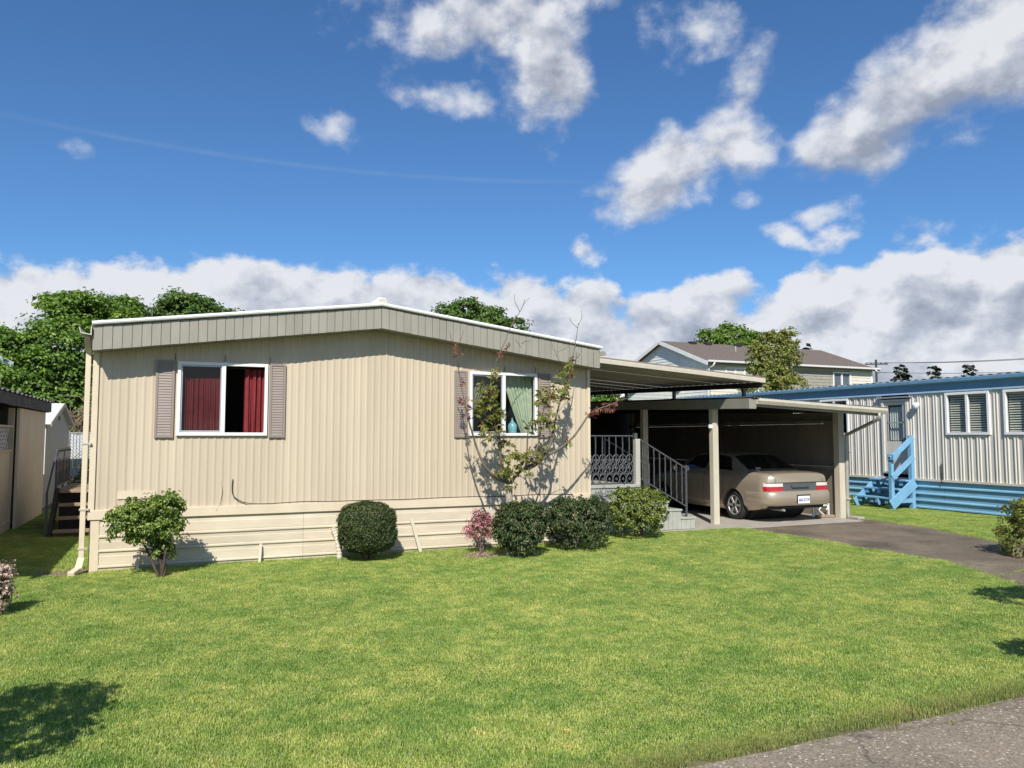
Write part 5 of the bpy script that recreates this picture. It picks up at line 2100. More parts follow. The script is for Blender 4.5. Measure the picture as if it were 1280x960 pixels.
bgtree('maple_tree', 'small maple top just left of the wide one above the beige roof', (-1.2, 33, 0),
       [bl(157, 392, 33, 19, 16), bl(146, 402, 33, 16, 14), bl(168, 400, 33, 12, 12), bl(156, 425, 33, 24, 26)], 220, 36, .4, .17, L_TREE, GT)
bgtree('maple_tree', 'wide domed maple top rising over the left slope of the beige roof', (1.5, 35, 0),
       [bl(232, 394, 35, 34, 24), bl(212, 400, 35, 20, 16), bl(254, 398, 35, 24, 18), bl(285, 400, 35, 14, 10), bl(300, 398, 36, 8, 7), bl(235, 430, 35, 44, 34)], 400, 38, .45, .18, L_TREE2, GT)
bgtree('maple_tree', 'round maple top rising over the right slope of the beige roof', (20.0, 40, 0),
       [bl(586, 398, 40, 36, 20), bl(562, 396, 40, 22, 14), bl(612, 402, 40, 22, 18), bl(640, 410, 40, 20, 10), bl(600, 430, 40, 50, 34)], 400, 38, .5, .21, L_TREE2, GT)
bgtree('maple_tree', 'maple top showing over the brown apartment roof', (46.5, 46, 0),
       [bl(886, 424, 46, 14, 10), bl(912, 420, 46, 18, 13), bl(936, 426, 46, 14, 10), bl(948, 428, 46, 12, 8), bl(910, 450, 46, 36, 26)], 340, 34, .55, .26, L_TREE, GT)
bgtree('maple_tree', 'dark leafy tree seen under the porch awning behind the railing', (15.3, 22, 0),
       [bl(752, 500, 22, 26, 18), bl(735, 510, 22, 26, 24), bl(770, 520, 22, 24, 22)], 200, 24, .4, .18, L_TREE, GT)
yC = 19
bgtree('young_tree', 'upright bronze green young tree in front of the apartment wall', (28.3, yC, 0),
       [bl(968, 440, yC, 24, 24), bl(950, 452, yC, 16, 24), bl(985, 446, yC, 14, 24), bl(965, 470, yC, 26, 20), bl(978, 425, yC, 10, 14), bl(990, 424, yC, 6, 14), bl(960, 424, yC, 10, 10), bl(955, 486, yC, 26, 16), bl(984, 484, yC, 22, 18)],
       640, 20, .22, .12, L_CHERRY, GT, trunk_r=.10, surf=.5)
for i, (px, py, w, d, lab) in enumerate(((1127, 466, 9, 46, 'dark conifer top left of three above the blue roof'), (1170, 467, 7, 47, 'dark conifer top between two others above the blue roof'),
                                         (1213, 464, 8, 48, 'dark conifer top right of three above the blue roof'), (1009, 437, 5, 60, 'tiny dark treetop on the far side of the apartment roof'))):
    p = at(px, py, 1, d)
    k = np.linalg.norm(p - CAM) / FPX
    blobs = [((p[0], p[1], p[2]), (w * k * .8, w * k * .8, 8 * k)), ((p[0], p[1], p[2] - 12 * k), (w * k * 1.3, w * k * 1.3, 10 * k)), ((p[0], p[1], p[2] - 26 * k), (w * k * 1.7, w * k * 1.7, 14 * k))]
    bgtree('conifer_tree', lab, (p[0], p[1], 0), blobs, 70, 16, .35, .34, L_CON, GT, trunk_r=.16, flat_=.4, surf=.5, limbs=0)
# bare bramble tangle between the shed and the fence
q = MB()
for i in range(230):
    x, y = random.uniform(-2.4, .3), random.uniform(16.6, 17.8)
    a, L_ = random.uniform(0, 6.28), random.uniform(.6, 1.5)
    z = random.uniform(1.4, 2.5)
    q.tube([(x, y, z), (x + L_ * .4 * cos(a), y + .15 * sin(a), z + random.uniform(.1, .6)), (x + L_ * .8 * cos(a), y + .3 * sin(a), z + random.uniform(-.5, .5))], [.018, .013, .006], 4)
for i in range(16):
    x = random.uniform(-2.2, .2)
    q.tube([(x, 17.2, 0), (x + random.uniform(-.3, .3), 17.2, 1.0), (x + random.uniform(-.5, .5), 17.1, 2.0)], [.03, .022, .01], 5)
o = q.build('bramble', mat('dry bramble stems', (.19, .125, .09), .9, var=.35, vscale=8), kind='stuff', loc=(-1, 17.2, 0))
P, nr = crown_points([((-1.0, 17.0, 1.2), (1.3, .5, .9)), ((-.5, 15.2, .45), (.7, .3, .4)), ((-1.2, 12.5, .5), (.35, .5, .45))], 130, 20, .2, surf=.3)
o = leaf_mesh('ivy', P, nr, .10, L_TREE2, None, kind='stuff', loc=(-1, 16, 0))
# weeds beside the left carport
# ------------------------------------------------------------------ the blue trimmed home on the right
NX = 17.0
nh = thing('blue_trimmed_home', (NX, 3.0, 0), 'off white ribbed mobile home with blue fascia and blue skirting on the right', 'mobile home')
NY0, NY1 = -5.0, 13.9
nw = lambda u, d, z: (NX - d, u, z)
NPROF = ((0, 0), (.30, 0), (.36, 1), (.44, 1), (.5, .35), (.62, .35), (.68, 1), (.76, 1), (.82, 0))
DOOR = (2.04, 2.80)
wins = [(.03, 1.07), (-1.34, -.28), (3.82, 4.78), (8.0, 9.2), (-3.9, -2.9)]
edges = sorted([NY0, NY1, DOOR[0], DOOR[1]] + [e for w in wins for e in w])
k_ = 0
allc = []
for a, b in zip(edges[:-1], edges[1:]):
    n = max(1, round((b - a) / .8))
    inside = any(abs(a - w[0]) < 1e-6 and abs(b - w[1]) < 1e-6 for w in wins)
    if abs(a - DOOR[0]) < 1e-6:
        continue
    for i in range(1 if inside else n):
        u0, u1 = (a, b) if inside else (a + (b - a) * i / n, a + (b - a) * (i + 1) / n)
        o_ = random.uniform(0, .003)
        if inside:
            m = MB(); ribs(m, u0, u1, .70, 1.74, nw, per=.205, dep=.022, off=o_, prof=NPROF); m.build('siding_panel', M_NWALL, nh, fix=False)
            m = MB(); ribs(m, u0, u1, 2.67, 2.74, nw, per=.205, dep=.022, off=o_, prof=NPROF); m.build('siding_panel', M_NWALL, nh, fix=False)
        else:
            m = MB(); ribs(m, u0, u1, .70, 2.74, nw, per=.205, dep=.022, off=o_, prof=NPROF); m.build('siding_panel', M_NWALL, nh, fix=False)
bx('front_wall', M_NWALL, nh, NX + .02, NX + 4.4, NY0 - .03, NY0 + .02, .0, 2.75)
bx('back_wall', M_NWALL, nh, NX + .02, NX + 4.4, NY1 - .02, NY1 + .03, .0, 2.75)
bx('far_wall', M_NWALL, nh, NX + 4.4, NX + 4.45, NY0, NY1, .0, 2.75)
bx('inner_wall', M_DARKIN, nh, NX + 2.2, NX + 2.25, NY0 + .05, NY1 - .05, .70, 2.75)
bx('house_floor', M_DARKIN, nh, NX + .03, NX + 4.4, NY0 + .05, NY1 - .05, .64, .70)
bx('ceiling', M_DARKIN, nh, NX + .03, NX + 4.4, NY0 + .05, NY1 - .05, 2.74, 2.77)
bx('sill_band', M_NWALL, nh, NX - .035, NX + .01, NY0, NY1, .665, .715)
for z0, z1 in ((.51, .66), (.345, .505), (.185, .34), (.03, .18)):
    for a, b in ((NY0, 1.2), (1.205, 6.2), (6.205, NY1)):
        prof = [(.012, z1), (.012, z0 + .05), (-.004, z0 + .035), (-.022, z0 + .03), (-.022, z0 + .005), (.02, z0), (.03, z0), (.03, z1)]
        MB().prism(prof, lambda p, t: (NX + p[0], t, p[1]), a, b).build('skirting_board', M_BLUES, nh)
bx('skirting_backing', M_DARKWOOD, nh, NX + .04, NX + .06, NY0, NY1, -.02, .66)
# fascia: stepped blue gutter and board, pale lower lip
MB().prism([(-.05, 2.705), (-.05, 2.745), (-.02, 2.75), (.05, 2.75), (.05, 2.705)], lambda p, t: (NX + p[0], t, p[1]), NY0 - .05, NY1 + .05).build('lower_lip', mat('pale blue paint', (.34, .52, .68), .5, var=.06), nh)
MB().prism([(-.045, 2.752), (-.045, 2.90), (.05, 2.90), (.05, 2.752)], lambda p, t: (NX + p[0], t, p[1]), NY0 - .05, NY1 + .05).build('fascia_board', M_BLUED, nh)
MB().prism([(-.06, 2.902), (-.14, 2.935), (-.155, 3.0), (-.14, 3.01), (.05, 3.01), (.05, 2.902)], lambda p, t: (NX + p[0], t, p[1]), NY0 - .05, NY1 + .05).build('gutter', mat('light blue gutter paint', (.20, .40, .58), .45, var=.08), nh)
q = MB()
vs, fs = [], []
n = int((NY1 - NY0 + .2) / .05)
for i in range(n + 1):
    y = NY0 - .1 + i * .05
    dz_ = .018 * (1 if i % 4 in (0, 1) else 0)
    vs += [(NX - .12, y, 3.018 + dz_), (NX + 2.2, y, 3.20 + dz_), (NX + 4.5, y, 3.02 + dz_)]
for i in range(n):
    for k in range(2):
        fs.append((3 * i + k, 3 * i + k + 1, 3 * i + 4 + k, 3 * i + 3 + k))
rfn = q.add(vs, fs).build('roof', M_ALU, nh, fix=False)
M_BLIND = mat('pale window blind', (.66, .65, .56), .7)
M_NGLASS = glass_mat('tinted window glass', (.80, .83, .82))


def nwindow(y0, y1, blinds=True):
    z0, z1 = 1.735, 2.685
    s = MB()
    b = .055
    for a, c in ((y0, y0 + b), (y1 - b, y1)):
        s.box(NX - .05, NX + .03, a, c, z0, z1)
    s.box(NX - .05, NX + .03, y0 + b, y1 - b, z0, z0 + b)
    s.box(NX - .05, NX + .03, y0 + b, y1 - b, z1 - b, z1)
    ym = (y0 + y1) / 2
    s.box(NX - .045, NX + .025, ym - .03, ym + .03, z0 + b, z1 - b)
    o = s.build('window', M_WHITE, nh, bev=.004)
    for a, c in ((y0 + b, ym - .03), (ym + .03, y1 - b)):
        MB().quad((NX - .005, a, z0 + b), (NX - .005, c, z0 + b), (NX - .005, c, z1 - b), (NX - .005, a, z1 - b)).build('pane', M_NGLASS, o)
    if blinds:
        q = MB()
        ns = 16
        for i in range(ns):
            z = z0 + b + .01 + i * (z1 - z0 - 2 * b) / ns
            q.hexa([(NX + .04, y0 + .06, z), (NX + .060, y0 + .06, z + .032), (NX + .060, y1 - .06, z + .032), (NX + .04, y1 - .06, z),
                    (NX + .04, y0 + .06, z + .003), (NX + .060, y0 + .06, z + .035), (NX + .060, y1 - .06, z + .035), (NX + .04, y1 - .06, z + .003)])
        q.build('blind', M_BLIND, o, kind='stuff')
    return o


for i, w in enumerate(wins):
    nwindow(*w, blinds=i != 2)
# door
dr = MB()
dr.box(NX - .012, NX + .04, DOOR[0] + .07, DOOR[1] - .07, .845, 1.58)
dr.box(NX - .012, NX + .04, DOOR[0] + .07, DOOR[0] + .15, 1.58, 2.55)
dr.box(NX - .012, NX + .04, DOOR[1] - .15, DOOR[1] - .07, 1.58, 2.55)
dr.box(NX - .012, NX + .04, DOOR[0] + .15, DOOR[1] - .15, 2.46, 2.55)
door = dr.build('door', M_NWALL, nh, bev=.004)
q = MB()
q.box(NX - .02, NX + .0, DOOR[0] + .152, DOOR[1] - .152, 2.02, 2.05)
q.box(NX - .02, NX + .0, DOOR[0] + .152, DOOR[0] + .175, 1.59, 2.46)
q.box(NX - .02, NX + .0, DOOR[1] - .175, DOOR[1] - .152, 1.59, 2.46)
q.build('sash', M_SASH, door)
MB().quad((NX + .004, DOOR[0] + .15, 1.58), (NX + .004, DOOR[1] - .15, 1.58), (NX + .004, DOOR[1] - .15, 2.46), (NX + .004, DOOR[0] + .15, 2.46)).build('pane', M_NGLASS, door)
vs, fs = [], []
for i in range(41):
    y = DOOR[0] + .15 + (DOOR[1] - DOOR[0] - .30) * i / 40
    vs += [(NX + .07 + .012 * sin(i * 1.1), y, 1.6), (NX + .07 + .012 * sin(i * 1.1 + .4), y, 2.42)]
for i in range(40):
    fs.append((2 * i, 2 * i + 2, 2 * i + 3, 2 * i + 1))
MB().add(vs, fs).build('net_curtain', mat('white net curtain', (.62, .64, .62), .9), door, smooth=True, fix=False)
fr = MB()
fr.box(NX - .05, NX + .04, DOOR[0], DOOR[0] + .068, .80, 2.60)
fr.box(NX - .05, NX + .04, DOOR[1] - .068, DOOR[1], .80, 2.60)
fr.box(NX - .05, NX + .04, DOOR[0] + .068, DOOR[1] - .068, 2.552, 2.60)
fr.build('door_frame', M_NWALL, nh, bev=.004)
bx('drip_cap', M_SASH, nh, NX - .10, NX + .03, DOOR[0] - .1, DOOR[1] + .1, 2.63, 2.66)
bx('door_sill', M_ALU, nh, NX - .06, NX + .04, DOOR[0] + .07, DOOR[1] - .07, .80, .843)
bx('door_handle', M_TRIM, door, NX - .06, NX - .013, DOOR[0] + .085, DOOR[0] + .135, 1.62, 1.67, bev=.006)
lm = MB().lathe([(.035, -.02), (.05, .0), (.075, .03), (.085, .10), (.07, .13)], (NX - .10, 1.78, 2.36), (0, 0, 1), 14)
lm.bar((NX, 1.78, 2.47), (NX - .10, 1.78, 2.47), .04, .05)
lm.build('porch_lamp', mat('frosted lamp glass', (.70, .78, .82), .3), nh, smooth=True)
tubeobj('wall_cable', [(NX - .03, 1.22, .62), (NX - .03, 1.22, 1.08)], .012, M_CABLE, nh)
# blue steps at the door
st = thing('blue_steps', (16.6, 2.4, 0), 'light blue wooden steps with a slatted handrail at the neighbouring door', 'steps')
SX = NX - .07
def board(name, p, q, w, h, up=(0, 0, 1), parent=st):
    return MB().bar(p, q, w, h, up).build(name, M_BLUE, parent, bev=.004)
board('newel_post', (SX - .05, 1.93, -.02), (SX - .05, 1.93, 1.72), .10, .10, (0, 1, 0))
board('newel_post', (SX - .72, 1.93, -.02), (SX - .72, 1.93, 1.30), .085, .085, (0, 1, 0))
board('rail_board', (SX - .02, 1.885, 1.68), (SX - .78, 1.885, 1.18), .035, .13)
board('rail_board', (SX - .02, 1.885, 1.22), (SX - .74, 1.885, .74), .035, .13)
board('stringer', (SX - .0, 1.885, .62), (SX - .80, 1.885, .10), .04, .24)
board('stringer', (SX - .0, 2.92, .62), (SX - .80, 2.92, .08), .04, .24)
board('rear_post', (SX - .05, 2.92, -.02), (SX - .05, 2.92, .66), .09, .09, (0, 1, 0))
board('brace', (SX - .05, 1.90, .20), (SX - .66, 1.90, .20), .03, .10)
for k, (xx, zz) in enumerate(((SX - .64, .26), (SX - .40, .46), (SX - .15, .66))):
    bx('tread', M_BLUE, st, xx - .12, xx + .12, 1.92, 2.97, zz - .018, zz + .018, bev=.004)
    for yb in (2.08, 2.5, 2.84):
        bx('cleat', M_BLUE, st, xx - .09, xx - .05, yb - .045, yb + .045, zz - .12, zz - .02, bev=.004)
board('cap', (SX - .73, 1.80, 1.22), (SX - .73, 1.98, 1.22), .11, .14)

# ------------------------------------------------------------------ left: neighbour's carport, shed, steps, fence
lc = thing('dark_roofed_carport', (-2.6, 3.0, 0), 'beige panelled neighbouring carport with dark corrugated roof edge and white lattice on the left', 'carport')
LXW = -1.70
M_LCW = mat('pale beige panel', (.70, .63, .49), .6, vscale=3, var=.07, stretch=(1, 1, .3))
for a, b in ((5.62, 6.60), (6.604, 7.60), (7.604, 8.62)):
    bx('wall_panel', M_LCW, lc, LXW - .05, LXW, a, b, .0, 2.22)
for a, b in ((-2.3, -.7), (-.695, .9), (.905, 2.5), (2.505, 4.0), (4.005, 5.60)):
    bx('wall_panel', M_LCW, lc, LXW - .16, LXW - .12, a, b, .18, 1.42)
    bx('base_board', M_LCW, lc, LXW - .13, LXW - .09, a, b, .0, .175)
bx('lattice_rail', M_CREAM, lc, LXW - .17, LXW - .09, -2.3, 5.61, 1.422, 1.465)
bx('lattice_rail', M_CREAM, lc, LXW - .17, LXW - .09, -2.3, 5.61, 1.865, 1.90)
la = None
for k in range(58):                          # crossed laths, those in view each on its own
    y = -2.3 + k * .14 + .2
    if y > 5.2:
        break
    for s in (-1, 1):
        if s > 0:
            p, q_ = (LXW - .125, y - .2, 1.467), (LXW - .125, y + .2, 1.863)
        else:
            p, q_ = (LXW - .135, y + .2, 1.467), (LXW - .135, y - .2, 1.863)
        MB().bar(p, q_, .008, .032, (0, 1, 0)).build('lath', M_WHITE, lc)
bx('back_wall', M_PLY, lc, -4.9, LXW - .05, 8.62, 8.68, 0, 2.25)
bx('side_wall', M_PLY, lc, -4.95, -4.90, -2.3, 8.6, 0, 2.25)
for y in (-2.35, 1.6, 5.55):
    bx('post', M_CREAM, lc, LXW - .17, LXW - .08, y - .04, y + .05, 0, 2.22)
M_DFAS = mat('weathered black fascia', (.045, .045, .045), .8, var=.45, vscale=9, col2=(.10, .10, .10))
q = MB()
vs, fs = [], []
n = 150
for i in range(n + 1):
    y = -2.5 + 11.25 * i / n
    dz_ = .022 * sin(2 * pi * y / .42)
    vs += [(LXW + .12, y, 2.455 + dz_), (-5.1, y, 2.56 + dz_)]
for i in range(n):
    fs.append((2 * i, 2 * i + 2, 2 * i + 3, 2 * i + 1))
q.add(vs, fs).build('roof', mat('grey roofing', (.14, .14, .145), .8, var=.3), lc, fix=False)
for k in range(14):
    a = -2.5 + k * .803
    bx('fascia_board', M_DFAS, lc, LXW + .06, LXW + .09, a, a + .80, 2.225 + random.uniform(0, .012), 2.43)
bx('fascia_board', M_DFAS, lc, -5.05, LXW + .05, 8.72, 8.75, 2.225, 2.45)
bx('concrete_floor', M_CONC, lc, -4.9, LXW - .17, -2.4, 8.6, -.02, .03)
# grey garden shed: gable towards the house, white roof slope to the front
sh = thing('garden_shed', (-2.9, 12.6, 0), 'small grey gabled shed with a white roof behind the left carport', 'shed')
M_SHED = mat('grey shed wall', (.42, .45, .44), .7, var=.07, vscale=4)
SYA, SYB, SYM = 10.45, 14.75, 12.6
hz0, hz1 = 2.02, 2.52
for k in range(4):
    a, b = SYA + (SYB - SYA) * k / 4, SYA + (SYB - SYA) * (k + 1) / 4 - .008
    zt = lambda y: hz0 + (hz1 - hz0) * (1 - abs(y - SYM) / (SYB - SYM))
    MB().prism([(a, 0), (b, 0), (b, zt(b)), (a, zt(a))], lambda p, t: (t, p[0], p[1]), -1.95, -1.92).build('wall_panel', M_SHED, sh)
bx('front_wall', M_WHITE, sh, -4.6, -1.93, SYA - .02, SYA + .02, 0, hz0)
bx('back_wall', M_SHED, sh, -4.6, -1.93, SYB - .01, SYB + .03, 0, hz0)
bx('shed_vent', M_TRIM, sh, -1.921, -1.905, 12.42, 12.62, 2.12, 2.24)
for s, ye, mm in ((-1, SYA - .12, M_ROOFW), (1, SYB + .12, M_ROOFW)):
    ze = hz0 - .03
    MB().hexa([(-4.7, SYM, hz1 + .02), (-1.82, SYM, hz1 + .02), (-1.82, ye, ze), (-4.7, ye, ze),
               (-4.7, SYM, hz1 + .06), (-1.82, SYM, hz1 + .06), (-1.82, ye, ze + .04), (-4.7, ye, ze + .04)]).build('roof', mm, sh)
    MB().bar((-1.81, SYM, hz1 + .02), (-1.81, ye, ze + .0), .025, .10, (0, 0, 1)).build('barge_board', M_GUTTER, sh)
# wooden steps to the side door
ws = thing('wooden_steps', (-.55, 4.4, 0), 'weathered brown wooden steps with open risers against the left side of the house', 'steps')
for k, (y, z) in enumerate(((4.05, .11), (4.30, .31), (4.55, .52), (4.80, .74))):
    for j in range(2):
        bx('tread_board', M_WOOD, ws, -.92 + random.uniform(-.02, .02), -.12, y + j * .125, y + j * .125 + .118, z - .045, z, bev=.006)
for x in (-1.0, -.96):
    pass
MB().prism([(4.0, -.02), (4.25, -.02), (5.0, .62), (5.0, .78), (4.80, .78)], lambda p, t: (t, p[0], p[1]), -1.0, -.945).build('stringer', M_DARKWOOD, ws)
MB().prism([(4.0, -.02), (4.25, -.02), (5.0, .62), (5.0, .78), (4.80, .78)], lambda p, t: (t, p[0], p[1]), -.115, -.07).build('stringer', M_DARKWOOD, ws)
for k in range(8):
    bx('deck_board', M_WOOD, ws, -.98 + k * .115, -.98 + k * .115 + .106, 5.07, 7.0, .70 + random.uniform(0, .008), .745)
bx('deck_frame', M_DARKWOOD, ws, -.96, -.08, 5.1, 6.95, .0, .69)
ir = MB()
ir.bar((-1.02, 5.1, 1.46), (-1.02, 6.9, 1.47), .03, .03)
ir.bar((-1.02, 5.1, .80), (-1.02, 6.9, .80), .025, .025)
ir.bar((-1.02, 4.05, .72), (-1.02, 5.1, 1.46), .03, .03)
for y in (4.08, 5.1, 6.0, 6.9):
    ir.bar((-1.02, y, .0), (-1.02, y, 1.46 if y > 5 else .74), .035, .035, (0, 1, 0))
iro = ir.build('iron_rail', M_IRON, ws)
for i in range(14):
    y = 5.2 + i * .125
    MB().bar((-1.02, y, .80), (-1.02, y, 1.46), .014, .014, (0, 1, 0)).build('baluster', M_IRON, iro)
q = MB()
for i in range(7):
    y = 5.25 + i * .24
    q.tube([(-1.02, y + .07 * cos(t), 1.18 + .13 * sin(t)) for t in np.linspace(0, 6.28, 13)], .008, 4, cap=False)
q.build('scrollwork', M_IRON, iro, kind='stuff')
# chain link fence with pale slats
fe = thing('chain_link_fence', (-1.2, 15.9, 0), 'chain link fence with pale privacy slats behind the wooden steps', 'fence')
for x in (-2.05, -.95, .15):
    MB().lathe([(.035, 0), (.035, 1.84), (.02, 1.87)], (x, 15.9, 0), (0, 0, 1), 10).build('post', M_ALU, fe, smooth=True)
MB().tube([(-2.1, 15.9, 1.80), (.25, 15.9, 1.80)], .024, 8).build('top_rail', M_ALU, fe, smooth=True)
M_SLAT = mat('pale fence slat', (.56, .60, .64), .6, var=.1)
for k in range(26):
    x = -2.0 + k * .084
    bx('slat', M_SLAT, fe, x, x + .066, 15.88, 15.888, .05 + random.uniform(0, .03), 1.77 + random.uniform(-.02, 0))
q = MB()
for k in range(44):
    for s in (-1, 1):
        x0 = -2.9 + k * .10
        x1 = x0 + 1.7
        xa, za, xb, zb3 = x0, .06, x1, 1.78
        if xb < -2.05 or xa > .2:
            continue
        if xa < -2.05:
            za += (-2.05 - xa); xa = -2.05
        if xb > .2:
            zb3 -= (xb - .2); xb = .2
        if s < 0:
            xa, xb = -1.85 - xa, -1.85 - xb
        q.bar((xa, 15.865 + .004 * s, za), (xb, 15.865 + .004 * s, zb3), .007, .007)
q.build('wire_mesh', M_ALU, fe, kind='stuff')
# grey house beyond, at the far left edge
gh = thing('grey_house', (-8.0, 26, 0), 'grey clapboard house end just showing at the far left edge', 'house')
ex, ey = -4.95, 22.0
for k in range(26):
    z0 = .2 + k * .19
    z1 = z0 + .19
    if z0 > 5.3:
        break
    def xr(z):
        return ex if z < 4.35 else ex - (z - 4.35) * 2.0
    MB().hexa([(ex - 7, ey - .01, z0), (xr(z0), ey - .03, z0), (xr(z0), ey + .02, z0), (ex - 7, ey + .02, z0),
               (ex - 7, ey + .0, z1), (xr(z1), ey + .0, z1), (xr(z1), ey + .02, z1), (ex - 7, ey + .02, z1)]).build('clapboard', mat('blue grey clapboard', (.30, .34, .37), .7, var=.06), gh)
bx('side_wall', MATS['blue grey clapboard'], gh, ex - .03, ex, ey + .03, ey + 9, 0, 4.35)
bx('back_wall', MATS['blue grey clapboard'], gh, ex - 7, ex - .05, ey + 9, ey + 9.05, 0, 4.35)
MB().hexa([(ex + .35, ey - .3, 4.25), (ex + .35, ey + 9.3, 4.25), (ex - 3.6, ey + 9.3, 6.2), (ex - 3.6, ey - .3, 6.2),
           (ex + .35, ey - .3, 4.40), (ex + .35, ey + 9.3, 4.40), (ex - 3.6, ey + 9.3, 6.35), (ex - 3.6, ey - .3, 6.35)]).build('roof', M_SHINGLE, gh)
MB().hexa([(ex - 7.5, ey - .3, 4.25), (ex - 7.5, ey + 9.3, 4.25), (ex - 3.62, ey + 9.3, 6.2), (ex - 3.62, ey - .3, 6.2),
           (ex - 7.5, ey - .3, 4.40), (ex - 7.5, ey + 9.3, 4.40), (ex - 3.62, ey + 9.3, 6.35), (ex - 3.62, ey - .3, 6.35)]).build('roof', M_SHINGLE, gh)
MB().bar((ex + .38, ey - .32, 4.30), (ex - 3.6, ey - .32, 6.27), .03, .20, (0, 0, 1)).build('barge_board', M_SASH, gh)

# ------------------------------------------------------------------ apartment building behind
ab = thing('apartment_building', (35.4, 29.5, 0), 'two storey pale sided apartment building with brown shingle roof behind the carport', 'building')
BX0, BX1, BY0, BY1, BE, BR = 28.98, 41.9, 25.0, 34.0, 5.95, 7.62
BYM = 29.5
EXPO = .19
M_SIDEW = mat('cream vinyl siding', (.62, .59, .49), .6, vscale=2, var=.05)
proto_l = None
wz = [(30.2, 31.65, 4.55, 5.75), (38.55, 40.05, 4.55, 5.75)]
nb = int((BE - .3) / EXPO)
for k in range(nb + 9):
    z0 = .3 + k * EXPO
    z1 = z0 + EXPO
    # front courses
    if z1 <= BE + .05 and z0 > 1.5:
        spans = [(BX0 + .1, BX1 - .1)]
        for wx0, wx1, wz0, wz1 in wz:
            if z1 > wz0 and z0 < wz1:
                spans = [s for a, b in spans for s in ((a, wx0), (wx1, b)) if s[1] - s[0] > .05] if any(a < wx0 and b > wx1 for a, b in spans) else spans
        for a, b in spans:
            MB().hexa([(a, BY0 - .022, z0), (b, BY0 - .022, z0), (b, BY0 + .02, z0), (a, BY0 + .02, z0), (a, BY0, z1), (b, BY0, z1), (b, BY0 + .02, z1), (a, BY0 + .02, z1)]).build('siding_board', M_SIDEW, ab)
    if z0 > 1.5 and z1 < BR:
        def half(z):
            return (BY1 - BY0) / 2 if z < BE else (BY1 - BY0) / 2 * (BR - z) / (BR - BE)
        h0, h1 = half(z0), half(z1)
        MB().hexa([(BX0 - .022, BYM - h0 + .1, z0), (BX0 - .022, BYM + h0 - .1, z0), (BX0 + .02, BYM + h0 - .1, z0), (BX0 + .02, BYM - h0 + .1, z0),
                   (BX0, BYM - h1 + .1, z1), (BX0, BYM + h1 - .1, z1), (BX0 + .02, BYM + h1 - .1, z1), (BX0 + .02, BYM - h1 + .1, z1)]).build('siding_board', M_SIDING, ab)
bx('wall', M_SIDEW, ab, BX0 + .03, BX1, BY0 + .12, BY0 + .15, 0, BE)
bx('wall', M_SIDEW, ab, BX0 + .1, BX1 - .1, BY0 - .01, BY0 + .1, 0, 1.6)
bx('wall', M_SIDING, ab, BX0 + .021, BX0 + .05, BY0 + .16, BY1, 0, BE)
MB().prism([(BY0 + .1, BE), (BY1 - .1, BE), (BYM, BR - .05)], lambda p, t: (t, p[0], p[1]), BX1 - .05, BX1).build('far_gable', M_SIDING, ab)
bx('wall', M_SIDING, ab, BX1 - .05, BX1, BY0 + .16, BY1, 0, BE)
bx('wall', M_SIDING, ab, BX0 + .1, BX1 - .1, BY1, BY1 + .05, 0, BE)
bx('corner_board', M_WHITE, ab, BX0 - .04, BX0 + .10, BY0 - .04, BY0 + .10, 0, BE)
bx('corner_board', M_WHITE, ab, BX1 - .10, BX1 + .04, BY0 - .04, BY0 + .10, 0, BE)
for s, ye in ((-1, BY0 - .35), (1, BY1 + .35)):
    ze = BE - .07
    r_ = MB().hexa([(BX0 - .3, BYM, BR), (BX1 + .3, BYM, BR), (BX1 + .3, ye, ze), (BX0 - .3, ye, ze),
                    (BX0 - .3, BYM, BR + .10), (BX1 + .3, BYM, BR + .10), (BX1 + .3, ye, ze + .10), (BX0 - .3, ye, ze + .10)]).build('roof', M_SHINGLE, ab)
    if s < 0:
        nrow = 24
        for k in range(nrow):             # shingle courses, each lapping the one below
            t0, t1 = k / nrow, (k + 1) / nrow
            ya, yb = ye + (BYM - ye) * t0, ye + (BYM - ye) * t1
            za, zb3 = ze + .10 + (BR - ze) * t0, ze + .10 + (BR - ze) * t1
            MB().hexa([(BX0 - .3, ya, za + .004), (BX1 + .3, ya, za + .004), (BX1 + .3, yb, zb3 + .002), (BX0 - .3, yb, zb3 + .002),
                       (BX0 - .3, ya, za + .022), (BX1 + .3, ya, za + .022), (BX1 + .3, yb, zb3 + .006), (BX0 - .3, yb, zb3 + .006)]).build('shingle_course', M_SHINGLE, r_)
        for vx, t in ((31.0, .93), (33.2, .62), (34.6, .93), (37.0, .62), (32.2, .93), (36.2, .93)):
            y, z = ye + (BYM - ye) * t, ze + .10 + (BR - ze) * t
            if t > .9:
                bx('roof_vent', M_TRIM, r_, vx - .22, vx + .22, y - .2, y + .15, z - .02, z + .14)
            else:
                MB().lathe([(.06, -.05), (.06, .32), (.03, .34)], (vx, y, z), (0, 0, 1), 10).build('vent_pipe', M_ALU, r_)
    MB().bar((BX0 - .30, BYM, BR + .0), (BX0 - .30, ye, ze - .0), .05, .22).build('barge_board', M_WHITE, ab)
    MB().bar((BX1 + .30, BYM, BR + .0), (BX1 + .30, ye, ze - .0), .05, .22).build('barge_board', M_WHITE, ab)
g_ = MB().prism([(BY0 - .36, BE + .0), (BY0 - .46, BE + .02), (BY0 - .48, BE + .12), (BY0 - .36, BE + .12)], lambda p, t: (t, p[0], p[1]), BX0 - .3, BX1 + .3).build('gutter', M_WHITE, ab)
MB().tube([(BX0 + .15, BY0 - .42, BE), (BX0 + .15, BY0 - .30, BE - .18), (BX0 + .02, BY0 - .07, BE - .3), (BX0 + .02, BY0 - .07, .2)], .05, 8).build('downspout', M_WHITE, ab, smooth=True)
